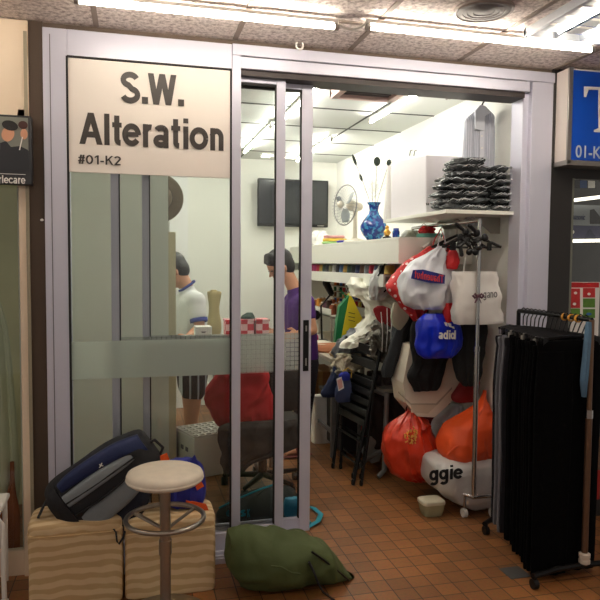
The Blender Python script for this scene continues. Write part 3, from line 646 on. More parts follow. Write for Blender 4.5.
# ------------------------------------------------------------ people
def hand(mb,w,d,side,curl=.5,s=1.0):
    """palm and five bent fingers from wrist w, pointing along d; side = direction of the thumb"""
    d=Vector(d).normalized(); sd=Vector(side); sd=(sd-d*sd.dot(d)).normalized(); nrm=d.cross(sd).normalized()
    if nrm.z>0: nrm=-nrm
    w=Vector(w); pc=w+d*.045*s
    M=Matrix((sd,d,nrm)).transposed()
    mb.ell(pc,(.038*s,.05*s,.016*s),14,10,M)
    for k,(o,l) in enumerate([(.028,.068),(.010,.078),(-.009,.073),(-.027,.058)]):
        a=w+d*.082*s+sd*o*s; b=a+(d*.55+nrm*.35*curl)*l*s; c_=b+(d*.25+nrm*.9*curl)*l*.7*s
        mb.cap(a,.0088*s,b,.008*s,8); mb.cap(b,.008*s,c_,.0068*s,8)
    a=w+d*.02*s+sd*.03*s; b=a+(sd*.6+d*.7)*.04*s; c_=b+(d*.9+nrm*.4)*.03*s
    mb.cap(a,.011*s,b,.0095*s,8); mb.cap(b,.0095*s,c_,.008*s,8)
def person(label,J,fd,tilt,grp=None,sleeve=.5,shirt='shirt_white',trim=None,legs='shorts_dark',short=True,shoe='shoe_dark',loc=None):
    o=thing('person',label,'person',loc)
    V={k:Vector(v) for k,v in J.items()}
    fd=Vector(fd).normalized(); up=Vector((0,0,1)); 
    hup=(up*math.cos(tilt)+fd*math.sin(tilt)).normalized(); hf=(fd*math.cos(tilt)-up*math.sin(tilt)).normalized(); hs=hup.cross(hf).normalized()
    HM=Matrix((hf,hs,hup)).transposed(); H=V['head']
    b=MB()
    b.ell(H+hup*.022,(.098,.078,.098),24,16,HM); b.ell(H-hup*.055+hf*.022,(.066,.056,.066),20,14,HM)
    b.ell(H-hup*.105+hf*.055,(.022,.026,.02),12,8,HM)                                   # chin
    b.cap(H-hup*.012+hf*.09,.010,H-hup*.036+hf*.106,.013,10)                              # nose
    for s in (-1,1):
        b.ell(H-hup*.02+hs*.078*s-hf*.005,(.017,.009,.03),12,8,HM)                        # ears
        b.ell(H+hup*.012+hf*.078+hs*.03*s,(.018,.022,.008),10,6,HM)                       # brow
        b.ell(H-hup*.068+hf*.078,(.012,.024,.007),10,6,HM)                                # lips
    b.cap(H-hup*.05-hf*.025,.052,V['neck'],.056,16)
    ch=V['chest'];pv=V['pelvis']; wd=(V['sh_n']-V['sh_f'])
    def torso(m,g=0):
        for q in (-.34,-.12,.12,.34):
            p=ch+wd*q; r=.098+g-abs(q)*.07; m.cap(p+up*.02,r,pv+wd*q*.72+up*.05,.105+g-abs(q)*.05,16)
        m.cap(V['sh_n'],.058+g,V['sh_f'],.058+g,14); m.cap(V['neck']-up*.01,.055+g*.5,ch+up*.05,.085+g,14)
    torso(b)
    for a,c_,d_ in (('sh_n','el_n','wr_n'),('sh_f','el_f','wr_f')):
        b.cap(V[a],.052,V[c_],.039,14); b.cap(V[c_],.040,V[d_],.027,14)
        dd=V[d_]-V[c_]; hand(b,V[d_],dd,fd*.3+up*.8)
    for s,k in ((.26,'n'),(-.26,'f')):
        hp=pv+wd*s; b.cap(hp,.092,V['kn_'+k],.06,16); b.cap(V['kn_'+k],.058,V['an_'+k],.036,14)
        an=V['an_'+k]; b.cap(an-up*.04-fd*.03,.03,an-up*.055+fd*.14,.022,12)
    b.build('body','skin',o,vox=.0072,smo=4)
    h=MB(); h.ell(H+hup*.042-hf*.014,(.108,.088,.098),24,16,HM); h.ell(H-hup*.005-hf*.05,(.068,.083,.092),20,14,HM)
    for q in range(9):
        t=-1+q/4; h.cap(H+hup*.10+hf*.05+hs*.045*t,.03,H+hup*.066+hf*.083+hs*.055*t,.013,8)
    h.build('hair','hair',o,vox=.007,smo=2)
    e=MB()
    for s in (-1,1): e.ell(H-hup*.004+hf*.088+hs*.031*s,(.008,.011,.006),10,8,HM)
    e.build('eye',mat('eye_dark',(30,22,20),.2),o)
    t=MB(); torso(t,.017)
    for a,c_ in (('sh_n','el_n'),('sh_f','el_f')):
        E=V[a].lerp(V[c_],sleeve); t.cap(V[a],.068,E,.062,14)
    sh=t.build('shirt',shirt,o,vox=.0085,smo=4)
    if trim:
        k=MB()
        for a,c_ in (('sh_n','el_n'),('sh_f','el_f')):
            dd=(V[c_]-V[a]).normalized(); E=V[a].lerp(V[c_],sleeve)+dd*.045; k.path([E-dd*.014,E+dd*.014],[.0665,.066],20)
        k.build('sleeve_band',trim,sh)
        N=V['neck']+up*.035; nd=(H-V['neck']).normalized(); aa=nd.orthogonal().normalized(); bb=nd.cross(aa)
        MB().path([N-up*.012+(aa*math.cos(x)+bb*math.sin(x))*.066 for x in [i*PI/12 for i in range(24)]],.011,8,True).build('collar_band',trim,sh)
    l=MB(); f_=.62 if short else 1
    for s,k in ((.26,'n'),(-.26,'f')):
        hp=pv+wd*s; K=V['kn_'+k]
        if short: l.cap(hp,.112,hp.lerp(K,.52),.098,16)
        else: l.cap(hp,.108,K,.076,16); l.cap(K,.076,V['an_'+k]+up*.03,.056,14)
    l.cap(pv+wd*.2+up*.05,.112,pv-wd*.2+up*.05,.112,16)
    tr=l.build('shorts' if short else 'trousers',legs,o,vox=.009,smo=4)
    for k in ('n','f'):
        an=V['an_'+k]; q=MB(); q.ell(an-up*.085+fd*.05,(.13,.045,.012),20,8,Matrix((fd,up.cross(fd),up)).transposed())
        q.path([an-up*.07+fd*.06+(up.cross(fd))*(.045*math.cos(x))+up*(.045*math.sin(x)) for x in [i*PI/10 for i in range(11)]],.008,8)
        q.build('sandal',shoe,o)
    return o
mat('shirt_white',(236,236,236),.8,0,.03,8,.2,25); mat('navy_trim',(36,50,130),.7); mat('shirt_purple',(74,28,112),.8,0,.15,10,.3,30)
mat('trouser_black',(28,24,32),.9,0,.2,10,.3,30); mat('sandal_red',(120,50,40),.6); mat('shoe_dark',(30,28,28),.6)
m=bpy.data.materials.new('shorts_dark'); m.use_nodes=True; N=m.node_tree.nodes; L=m.node_tree.links; b=N['Principled BSDF']; tc=N.new('ShaderNodeTexCoord'); wv=N.new('ShaderNodeTexWave'); wv.bands_direction='X'; wv.inputs['Scale'].default_value=5.2
rp=N.new('ShaderNodeValToRGB'); rp.color_ramp.elements[0].position=.86; rp.color_ramp.elements[0].color=(*lin((34,34,42)),1); rp.color_ramp.elements[1].position=.9; rp.color_ramp.elements[1].color=(*lin((190,195,205)),1)
L.new(tc.outputs['Object'],wv.inputs['Vector']); L.new(wv.outputs['Fac'],rp.inputs[0]); L.new(rp.outputs[0],b.inputs['Base Color']); b.inputs['Roughness'].default_value=.9; _m['shorts_dark']=m
def Q(px,py,Y,z=None):
    p=at(px,py,Y)
    if z is not None: p.z=z
    return p
def XZ(px,py,Y0,Y): p=at(px,py,Y0); return Vector((p.x,Y,p.z))      # seen at depth Y0, standing at Y
# purple shirted person
Y0=1.67; z=lambda px,py,Y:XZ(px,py,Y0,Y)
J=dict(head=z(280,266,Y0),neck=z(295,290,Y0),chest=z(299,309,Y0),pelvis=z(302,362,Y0),sh_n=z(300,302,Y0-.17),sh_f=z(298,302,Y0+.17),
 el_n=z(305,327,Y0-.22),wr_n=z(288,330,Y0-.30),el_f=z(290,326,Y0+.2),wr_f=z(275,333,Y0+.05),
 kn_n=z(299,410,Y0-.1),kn_f=z(297,410,Y0+.1),an_n=z(300,447,Y0-.1),an_f=z(297,447,Y0+.1))
for k in ('an_n','an_f'): J[k].z=.10
person('person in a purple shirt and dark trousers leaning over the cutting table',J,(-1,-.12,0),.45,shirt='shirt_purple',legs='trouser_black',short=False,shoe='sandal_red',sleeve=.42,loc=(J['pelvis'].x,Y0,0))
Y0=1.8
J=dict(head=z(174,270,Y0),neck=z(187,289,Y0),chest=z(190,308,Y0),pelvis=z(192,362,Y0),sh_n=z(194,300,Y0-.17),sh_f=z(187,300,Y0+.17),
 el_n=z(197,325,Y0-.22),wr_n=z(184,333,Y0-.32),el_f=z(184,326,Y0+.2),wr_f=z(168,332,Y0+.05),
 kn_n=z(190,410,Y0-.12),kn_f=z(192,410,Y0+.12),an_n=z(190,447,Y0-.12),an_f=z(194,447,Y0+.12))
for k in ('an_n','an_f'): J[k].z=.10
person('person in a white T-shirt with navy trim and striped shorts bending forward behind the glass',J,(-1,.05,0),.6,shirt='shirt_white',trim='navy_trim',legs='shorts_dark',short=True,sleeve=.5,loc=(J['pelvis'].x,Y0,0))
# ------------------------------------------------------------ cutting table and what lies on it
tz=.985; a=at(163,338,1.2).x; b_=at(281,338,1.2).x
tb=thing('cutting_table','high white cutting table in front of the two people, mostly behind the frosted bands','table',((a+b_)/2,1.25,0))
MB().box(a,b_,1.05,1.44,tz-.03,tz).build('table_top',mat('laminate',(225,225,215),.4),tb,bevel=.004)
for x in (at(235.5,430,1.09).x,at(279.5,430,1.09).x):
    for y in (1.09,1.38): MB().tube((x,y,.0),(x,y,tz-.03),.014).build('leg','steel',tb)
def box_on(nm,lab,cat,px0,px1,py0,Y,d,m,zb=tz,grp=None,bev=.003):
    A=at(px0,py0,Y); B=at(px1,py0,Y); o=thing(nm,lab,cat,((A.x+B.x)/2,Y+d/2,zb),grp); MB().box(A.x,B.x,Y,Y+d,zb+.001,A.z).build('body',m,o,bevel=bev); return o,A,B
m=bpy.data.materials.new('gingham'); m.use_nodes=True; N=m.node_tree.nodes; L=m.node_tree.links; b=N['Principled BSDF']; tc=N.new('ShaderNodeTexCoord'); ck=N.new('ShaderNodeTexChecker'); ck.inputs['Scale'].default_value=22
ck.inputs[1].default_value=(*lin((196,40,52)),1); ck.inputs[2].default_value=(*lin((232,190,190)),1); L.new(tc.outputs['Object'],ck.inputs[0]); L.new(ck.outputs[0],b.inputs['Base Color']); _m['gingham']=m
o,A,B=box_on('card_box','small white card box on the cutting table beside the white T-shirt','box',195.5,212,327,1.1,.12,'white_board')
poly([(201,331.5),(206,331.5),(205,333),(202,333)],'printed_mark',mat('faint_grey',(120,120,120),.6),1.099,o)
for i,(x0,x1,yt,w_) in enumerate([(226,234,320,'left'),(241,254,320,'middle'),(256,269,319.5,'right')]):
    o,A,B=box_on('gingham_box','red and white checked box, %s of the three on the cutting table'%w_,'box',x0,x1,yt+1,1.22,.13,'gingham',grp=None)
    MB().box(A.x-.004,B.x+.004,1.215,1.355,A.z-.006,A.z+.008).build('lid','gingham',o,bevel=.002)
for i,(x0,x1,lab) in enumerate([(241,254.5,'flat black tray lying before the middle checked box'),(256.5,269,'flat black tray lying before the right checked box')]):
    A=at(x0,330,1.12);B=at(x1,330,1.12)
    o=MB().loft([(tz+.001,A.x,B.x,.07,1.14),(tz+.012,A.x-.006,B.x+.006,.085,1.14),(tz+.026,A.x+.006,B.x-.006,.06,1.14)],24,5).build('tray','black_plastic'); tag(o,lab,'tray')
A=at(167.5,336,1.12);B=at(186,336,1.12)
tag(MB().loft([(tz+.001,A.x,B.x,.10,1.14),(tz+.014,A.x-.004,B.x+.004,.11,1.14),(tz+.03,A.x+.01,B.x-.03,.07,1.14)],24,3).build('folded_cloth','black_cloth'),'folded black cloth on the cutting table under the hands of the person in white','cloth')
A=at(241,318,1.25);B=at(256,318,1.25)
tag(MB().loft([(A.z-.004,A.x,B.x,.09,1.28),(A.z+.012,A.x+.01,B.x-.01,.09,1.28),(A.z+.035,A.x+.05,B.x-.02,.05,1.28)],24,2.4,.004,5,1,.004,20).build('folded_cloth',mat('dark_green_cloth',(52,72,62),.8)),'dark green crumpled cloth lying on top of the middle checked box','cloth')
# brown paper bag standing behind the table
A=at(208,290,2.45);B=at(222,334,2.45)
o=thing('dress_form','khaki upright fabric dress form behind the white T-shirted person','dress form',((A.x+B.x)/2,2.5,0))
MB().loft([(.86,A.x+.01,B.x-.01,.12,2.5),(.95,A.x,B.x,.15,2.5),(1.1,A.x+.015,B.x-.02,.13,2.5),(1.24,A.x,B.x,.15,2.5),(A.z-.03,A.x+.02,B.x-.03,.10,2.5),(A.z,A.x+.03,B.x-.04,.06,2.5)],28,3).build('torso',mat('khaki',(176,160,112),.8,0,.1),o)
xx=(A.x+B.x)/2; MB().tube((xx,2.5,.02),(xx,2.5,.87),.014).build('pole','steel',o); MB().lathe([(.13,0),(.13,.012),(.03,.03)],(xx,2.5,0)).build('base','steel',o)
# brown handbag hanging by the partition
A=at(167,175,1.15);B=at(183,218,1.15); c_=Vector(((A.x+B.x)/2-.10,1.245,(A.z+B.z)/2))
o=thing('straw_hat','brown straw hat hanging at the partition edge, half hidden','hat',c_)
MB().lathe([(.165,0),(.16,.006),(.09,.012),(.085,.06),(.05,.085),(.003,.09)],(0,0,0),36).xf(Matrix.Translation(c_)@Matrix.Rotation(PI/2,4,'X')@Matrix.Translation((0,0,-.03))).build('crown',mat('straw',(112,98,78),.8,0,.25,60,.5,120),o)
MB().lathe([(.092,.011),(.092,.03),(.086,.03),(.088,.011)],(0,0,0),36,caps=False).xf(Matrix.Translation(c_)@Matrix.Rotation(PI/2,4,'X')@Matrix.Translation((0,0,-.03))).build('ribbon',mat('straw_dark',(64,54,44),.8),o)
# colourful bags by the partition foot
A=at(167,376,1.9);B=at(177,440,1.9)
o=thing('shopping_bag','small patterned shopping bag with yellow, green and blue stripes beside the bare legs','bag',((A.x+B.x)/2,1.45,0))
x0,x1=at(160,380,1.45).x,at(176.5,380,1.45).x
zz=[at(170,y_,1.45).z for y_ in (376,386,394,404,432)]
for i,(n_,rgb) in enumerate([('cream_top',(214,200,160)),('green_stripe',(110,140,60)),('blue_stripe',(50,80,130)),('white_lower',(216,216,210))]):
    MB().loft([(zz[i+1],x0,x1,.12,1.5),(zz[i],x0,x1,.12,1.5)],24,5).build(n_,mat(n_,rgb,.7),o)
MB().loft([(0,x0,x1,.12,1.5),(zz[4],x0,x1,.12,1.5)],24,5).build('base',mat('bag_brown',(150,110,90),.7),o)
# ------------------------------------------------------------ white ventilated box
P0=atz(192,466,0.02); 
Zt=.30
A=atz(172,425,Zt);Bq=atz(194,437,Zt);Cq=atz(240,430,Zt);D_=atz(218,418,Zt)
ob=thing('vented_box','white plastic box with a pierced top on the floor behind the glass','box',(Bq.x,Bq.y,0))
u=(Cq-Bq); v=(A-Bq); 

u=u.normalized(); v=Vector((-u.y,u.x,0)); Wd,Dp=.40,.34
M=Matrix.Translation((Bq.x,Bq.y,0))@Matrix(((u.x,v.x,0,0),(u.y,v.y,0,0),(0,0,1,0),(0,0,0,1)))
MB().box(0,Wd,0,Dp,.0,Zt-.012,M).build('body',mat('box_white',(226,226,216),.45),ob,bevel=.008)
g=MB(); nx,ny=8,6
for i in range(nx+1): x=.0+i*(Wd)/nx; g.box(max(0,x-.008),min(Wd,x+.008),0,Dp,Zt-.010,Zt,M)
for j in range(ny+1): y=j*Dp/ny; g.box(0,Wd,max(0,y-.01),min(Dp,y+.01),Zt-.010,Zt,M)
g.build('vent_grid','white_plastic',ob,smooth=False)
MB().box(.004,Wd-.004,.004,Dp-.004,Zt-.0118,Zt-.0105,M).build('dark_inside','black_gap',ob,smooth=False)
MB().box(-.004,.0,.10,.14,.17,.2,M).box(-.004,.0,.18,.22,.17,.2,M).build('hand_slot','alu_dark',ob,smooth=False)
# ------------------------------------------------------------ office chair with red jacket
cx,cy=at(262,480,1.0).x,.98
ch=thing('office_chair','dark swivel office chair with a red cover on its back, behind the sliding doors','chair',(cx,cy,0))
mat('chair_grey',(52,50,48),.8,0,.1,10,.2,40)
for k in range(5):
    t=2*PI*k/5+.3; e=Vector((math.cos(t),math.sin(t),0)); p=Vector((cx,cy,0))
    L_=MB().cap(p+Vector((0,0,.085)),.022,p+e*.26+Vector((0,0,.07)),.014).build('leg','black_plastic',ch)
    q=p+e*.26; MB().tube(q+Vector((-.02,0,.028)),q+Vector((.02,0,.028)),.028,16).cap(q+Vector((0,0,.03)),.009,q+Vector((0,0,.07)),.009,8).build('castor','black_plastic',L_)
MB().tube((cx,cy,.08),(cx,cy,.24),.03).tube((cx,cy,.2),(cx,cy,.42),.018).build('gas_lift','black_metal',ch)
MB().loft([(.405,cx-.2,cx+.2,.36,cy),(.43,cx-.25,cx+.25,.44,cy),(.47,cx-.25,cx+.25,.44,cy),(.49,cx-.19,cx+.19,.34,cy)],36,3.2).build('seat','chair_grey',ch)
zt_=at(262,372,.78).z
MB().loft([(.56,cx-.2,cx+.2,.06,cy-.21),(.66,cx-.22,cx+.22,.07,cy-.24),(.8,cx-.2,cx+.2,.06,cy-.26),(.84,cx-.16,cx+.16,.05,cy-.26)],32,3).build('backrest','chair_grey',ch)
MB().path([(cx,cy-.05,.41),(cx,cy-.2,.42),(cx,cy-.26,.5),(cx,cy-.22,.6)],.018,10,flat=.5).build('back_support','black_metal',ch)
for s in (-1,1): MB().path([(cx+s*.2,cy,.42),(cx+s*.29,cy,.46),(cx+s*.29,cy-.02,.6),(cx+s*.29,cy-.12,.63),(cx+s*.29,cy+.08,.63)],.016,10).build('armrest','black_plastic',ch)
Yc=cy-.3
jk=MB().loft(pr(Yc,[(428,222,272,.07,.02),(420,214,276,.10),(404,206,274,.12),(388,207,270,.13),(374,214,268,.13),(366,220,262,.09)]),72,2.8,.004,4,4,.010,7,sub=7,cr_=7).build('jacket',mat('red_cloth',(184,22,30),.75,0,.1,6,.15,12)); tag(jk,'red jacket draped over the back of the dark office chair','jacket')
dk=MB().loft(pr(cy-.36,[(474,223,241,.03),(462,220,262,.06),(448,221,300,.07),(436,218,300,.08),(426,220,300,.09),(421,228,296,.05)]),72,2.4,.008,5,9,.008,8,sub=6,cr_=8).build('draped_garment','chair_grey'); tag(dk,'charcoal garment hanging below the red jacket on the office chair','garment')
cr_=MB().loft(pr(1.15,[(432,276,284,.03),(425,274,292,.05),(405,275,294,.06),(385,277,292,.06),(372,276,290,.05)]),36,2.4,.012,5,5,.006,8).build('hanging_cloth',mat('cream_cloth',(200,186,152),.8,0,.12,6)); tag(cr_,'cream patterned cloth hanging between the two sliding door stiles','cloth')
wp=MB().loft(pr(.9,[(433,281,290,.05),(428,280,294,.08),(422,284,298.5,.08),(418,290,299,.04)]),30,2.4,.004,5,5,.012,14).build('crumpled_paper',mat('pale_paper',(216,212,180),.7)); tag(wp,'crumpled pale paper lying on the dark garment of the chair','paper')
# sports bag on the floor inside
o=thing('sports_bag','dark sports bag with teal print and teal straps on the floor behind the sliding doors','bag',(at(255,520,.3).x,.3,0))
MB().loft([(0.0,at(219,530,.3).x,at(298,530,.3).x,.24,.32),(.03,at(217,530,.3).x,at(301,530,.3).x,.27,.32),(.09,at(217,530,.3).x,at(301,530,.3).x,.24,.32),(.14,at(225,530,.3).x,at(300,530,.3).x,.17,.32),(.19,at(240,530,.3).x,at(296,530,.3).x,.10,.33),(.215,at(258,530,.3).x,at(290,530,.3).x,.04,.34)],44,2.6,.008,5,3,.006,8).build('body',mat('sport_black',(30,34,32),.75,0,.2,8),o)
mat('teal',(20,140,160),.6,0,.05)
p=[at(px,py,.2-.01) for px,py in ((219,508),(240,500),(262,493),(280,489))]; 
MB().path([Vector((q.x,.19+.03*i,q.z)) for i,q in enumerate(p)],.005,6).build('piping','teal',o)
# print
for i,(px,py,w_,h_) in enumerate([(226,513,6,7),(233,513,5,8),(240,513,6,7),(247,513,3,8),(272,519,6,6),(279,519,5,6)]):
    a=at(px,py+h_/2,.17); b2=at(px+w_,py-h_/2,.17); stext('HNER2a'[i] if 0 else 'e#sK2a'[i],a.x,b2.x,a.z,b2.z,.168,'print','teal',o,w=.2)
for i,(pts) in enumerate([[(268,523),(276,528),(290,531),(306,528),(318,521),(321,514),(314,508),(300,505)],[(282,503),(292,508),(304,516),(309,523)]]):
    P_=[atz(px,py,.012+.01*i) for px,py in pts]; MB().path(P_,.016,8,flat=.25).build('strap','teal',o)
mat('sport_light',(30,120,150),.6)
MB().loft([(.10,at(284,510,.2).x,at(301,510,.2).x,.05,.2),(.16,at(284,510,.2).x,at(304,510,.2).x,.06,.21),(.19,at(286,510,.2).x,at(300,510,.2).x,.04,.22)],24,3,.004).build('side_pocket','sport_light',o)
# ------------------------------------------------------------ wall board with garments at the upper right
bd=thing('wall_shelf','white wall board at the upper right carrying the pile of wrapped dark garments','shelf',(1.9,.55,1.80))
bz=at(505,211,.1).z
MB().box(1.70,2.163,.1,1.0,bz-.022,bz).build('top_board','ledge_white',bd,bevel=.002)
for y in (.3,.8): MB().prism([(2.163,bz-.022),(2.163,bz-.12),(2.105,bz-.12),(2.0,bz-.035),(2.0,bz-.022)],y-.004,y+.004).build('bracket','steel',bd,smooth=False)
# white carton / sheet on the board
A=at(391,214,.95);
o=thing('white_carton','large white wrapped carton on the wall board behind the dark garments','carton',(1.93,.8,bz))
zt1=at(395,160,.9).z; zt2=at(460,158,.55).z
m_=MB(); m_.add([(1.73,.98,bz+.001),(1.77,.50,bz+.001),(2.11,.50,bz+.001),(2.11,.98,bz+.001),(1.73,.98,zt1),(1.76,.50,zt2),(2.11,.50,zt2),(2.11,.98,zt1)],[(0,3,2,1),(4,5,6,7),(0,1,5,4),(1,2,6,5),(2,3,7,6),(3,0,4,7)])
m_.build('body',mat('carton_white',(232,228,232),.45,0,.03,4,.25,8),o,bevel=.006)
p=at(414,207,.7); stext('sa',1.765,1.785,p.z-.006,p.z+.008,.497,'printed_mark','dark_joint',o,w=.2)
hx_=MB()
for s in (0,.03): hx_.path([(1.74+s,.7,zt1-.002),(1.742+s,.69,zt1+.03),(1.75+s,.68,zt1+.03)],.003,6)
hx_.build('cord_loop','dark_joint',o)
# sheet hanging from the far end
tag(MB().loft([(bz-.02,1.70,1.77,.05,1.03),(bz+.06,1.70,1.76,.04,1.03),(bz+.2,1.71,1.75,.03,1.03),(zt1-.02,1.72,1.745,.02,1.03)],24,2.4,.004,4,3,.004,12).build('folded_sheet','poly_white'),'narrow white plastic sheet standing at the far left end of the white carton','sheet')
# garments in film
mat('film_dark',(66,70,72),.25,0,.6,14,.7,22,coat=.4); 
rnd=random.Random(5)
ztop=at(462,160,.25).z
def wrapped(lab,xc,w_,zz,h_,y_,d_,i,grp,rz=0,tl=0):
    o=thing('wrapped_garment',lab,'garment',(xc,y_,zz),grp,rz)
    M=Matrix.Rotation(tl,4,'Y')
    MB().loft([(0,-w_*.82,w_*.84,d_*.8,0),(h_*.3,-w_*.97,w_*.9,d_,0),(h_*.7,-w_*.92,w_*.97,d_,0),(h_,-w_*.7,w_*.78,d_*.7,0)],80,rnd.choice((2.6,3.2,4)),.0,5,i,.010,12,sub=6,cr_=15,crs=2.2).xf(M).build('garment','film_dark',o,local=True)
    e=MB()
    for q in range(4):
        x_=-w_+rnd.random()*w_*1.3; yq=-d_*.5
        e.path([(x_,yq+.006,h_*.25),(x_+.03,yq-.010,h_*.7),(x_+.07,yq-.002,h_*.45),(x_+.11,yq-.009,h_*.95)],[.001,.0045,.0035,.001],6,flat=.5)
    e.xf(M).build('clear_film',mat('film_edge_glint',(206,210,214),.15,0,.1),o,local=True)  # pale strands: film edges with their glints put into the colour
hh=(ztop-bz)/8
for i in range(8):
    wrapped('dark garment folded in clear film in the taller left stack on the white wall board',1.865+rnd.uniform(-.02,.02)+.004*i,.172-.012*max(0,i-4)-.003*i,bz+.004+hh*i,hh*1.0,.235,.20,i,'film-wrapped garments stacked left on the wall board',rnd.uniform(-.12,.12),rnd.uniform(-.06,.06))
for i in range(7):
    wrapped('dark garment folded in clear film in the lower right stack on the white wall board',2.082+rnd.uniform(-.006,.004),.066-.003*i,bz+.004+hh*i,hh*.98,.235,.20,20+i,'film-wrapped garments stacked right on the wall board',rnd.uniform(-.05,.05),rnd.uniform(-.03,.03))
# hanging white shirt
hk=at(486,97,.28); 
sh=thing('shirt','pale grey striped shirt on a hanger high on the right wall','shirt',(hk.x,.3,hk.z-.5))
m=bpy.data.materials.new('shirt_stripe'); m.use_nodes=True; N=m.node_tree.nodes; L=m.node_tree.links; b=N['Principled BSDF']; tc=N.new('ShaderNodeTexCoord'); wv=N.new('ShaderNodeTexWave'); wv.bands_direction='X'; wv.inputs['Scale'].default_value=28
rp=N.new('ShaderNodeValToRGB'); rp.color_ramp.elements[0].color=(*lin((172,176,190)),1); rp.color_ramp.elements[1].color=(*lin((206,208,218)),1)
L.new(tc.outputs['Object'],wv.inputs['Vector']); L.new(wv.outputs['Fac'],rp.inputs[0]); L.new(rp.outputs[0],b.inputs['Base Color']); b.inputs['Roughness'].default_value=.85; _m['shirt_stripe']=m
Ys=.37
_pr=pr
def pr(Y,rows):
    return _pr(Y,[(r[0],462+(r[1]-462)*.84,462+(r[2]-462)*.84,*r[3:]) for r in rows])
MB().loft(pr(Ys,[(226,466,506,.05),(200,466,507,.07),(170,465,507,.08),(145,464,506,.08),(128,465,505,.08),(121,466,506,.07),(115,473,500,.055),(110,480,494,.04)]),56,2.4,.007,6,3,.003,12).build('body','shirt_stripe',sh)
MB().loft(pr(Ys,[(196,461.5,468,.035),(170,462,470,.045),(145,463,474,.05),(128,466,478,.05),(120,472,482,.04)]),24,2.2,.003,3,4,.002).build('sleeve','shirt_stripe',sh)
MB().loft(pr(Ys,[(200,502,509.5,.03),(170,500,509,.04),(145,497,508,.05),(126,494,505,.05),(117,488,499,.04)]),24,2.2,.003,3,5,.002).build('sleeve','shirt_stripe',sh)
poly([(475,111),(480,105),(485,106),(484,131),(475,129.5)],'collar',mat('collar_white',(212,214,222),.8),Ys-.052,sh,.006)
poly([(480,106),(486,107),(490,113),(485,116)],'collar','collar_white',Ys-.04,sh,.006)
pk_=poly([(479.5,129),(484,129),(484,205),(480,205)],'button_placket','collar_white',Ys-.047,sh,.003)
for q in (136,148,160,172): disc(482,q,.005,.005,'button','white_plastic',Ys-.052,pk_,10)
pr=_pr
hg=thing('clothes_hanger','steel hook and hanger holding the pale shirt near the ceiling','hanger',(hk.x,.3,hk.z))
c0=at(481,108,Ys); c1=at(483,95,Ys)
MB().path([at(471,118,Ys),at(477,111,Ys),c0,at(486,111,Ys),at(493,118,Ys)],.006,8).build('bar','steel',hg)
MB().path([c0,at(483,103,Ys),at(486,99,Ys),at(485,95,Ys),at(482,93,Ys),at(480,97,Ys)],.005,8).build('hook','black_metal',hg)
ra=at(446,99,.75); rb=at(484,93.5,.37)
rl=thing('hanging_rail','notched metal hanger rail reaching out under the ceiling beside the pale shirt','rail',(rb.x,.3,rb.z))
MB().tube(ra,rb,.004).build('rod','steel',rl)
n_=MB()
for k in range(11): p=ra.lerp(rb,.02+k*.09); n_.cap(p,.007,p+Vector((0,0,.016)),.005,8)
n_.build('notch','steel',rl)
MB().tube(rb-Vector((0,0,.0)),(rb.x,rb.y,2.598),.004).build('drop_rod','steel',rl)
MB().path([rb,Vector((2.163,rb.y,rb.z+.01))],.005,8).build('wall_arm','steel',rl)
MB().tube(ra,(ra.x,ra.y,2.598),.002).build('drop_wire','steel',rl)
# ------------------------------------------------------------ inner chrome garment rack
gr=thing('garment_rack','chrome garment rack standing against the right wall inside the doorway','garment rack',(1.93,.55,0))
zr=1.755; px0,py0,px1,py1=1.925,.12,1.905,1.0
for (x,y) in ((px0,py0),(px1,py1)):
    MB().tube((x,y,.15),(x,y,1.02),.0145,14).tube((x,y,1.02),(x,y,zr),.011,14).tube((x,y,1.0),(x,y,1.03),.017,14).build('pole','chrome',gr)
MB().path([(px0,py0,zr),(px1,py1,zr)],.011,12).build('rail','chrome',gr)
tr=[(1.82,.34),(1.86,.24),(1.925,.12),(2.08,.12),(2.10,.2),(2.10,1.0),(2.08,1.04),(1.84,1.04),(1.82,1.0)]
MB().path([(x,y,.14) for x,y in tr],.012,10,True).build('base_frame','chrome',gr)
s_=MB()
for k in range(9): y=.2+k*.095; s_.tube((1.83,y,.14),(2.095,y,.14),.004,6)
s_.build('base_wire','chrome',gr)
for x,y in ((1.90,.18),(2.07,.15),(1.85,1.0),(2.07,1.0)):
    MB().tube((x,y,.14),(x,y,.06),.008).build('castor_stem','chrome',gr)
    MB().tube((x-.012,y,.026),(x+.012,y,.026),.026,18).build('castor','white_plastic',gr)
# hangers on the rail
def hanger(lab,y,w_,m,rz,dx=0,z=zr,double=True):
    o=thing('clothes_hanger',lab,'hanger',(1.92,y,z),None,rz)
    MB().path([(dx,0,.0-.075),(dx,0,-.035),(dx+.022,0,-.015),(dx+.02,0,.012),(dx,0,.024),(dx-.018,0,.012)],.003,8).build('hook','steel',o,local=True)
    MB().path([(dx-w_,0,-.15),(dx-w_*.55,0,-.115),(dx,0,-.075),(dx+w_*.55,0,-.115),(dx+w_,0,-.15)],.0085,8,flat=1).build('shoulders',m,o,local=True)
    MB().path([(dx-w_,0,-.15),(dx+w_,0,-.15)],.004,8).build('trouser_bar',m,o,local=True)
    for s in (-1,1): MB().box(dx+s*w_*.6-.012,dx+s*w_*.6+.012,-.012,.012,-.17,-.125).build('clip',m,o,local=True,bevel=.003)
    return o
hanger('black plastic hanger nearest the doorway on the inner chrome rack',.2,.17,'black_plastic',-.35)
hanger('black plastic hanger second from the doorway on the inner chrome rack',.27,.17,'black_plastic',.25)
hanger('black plastic hanger with clips in the middle of the inner chrome rack',.38,.16,'black_plastic',-.1)
hanger('white plastic hanger above the blue labelled carrier bag',.62,.14,'white_plastic',.3)
hanger('pale plastic hanger at the far end of the inner chrome rack',.85,.15,mat('hanger_grey',(150,150,140),.4),.1)
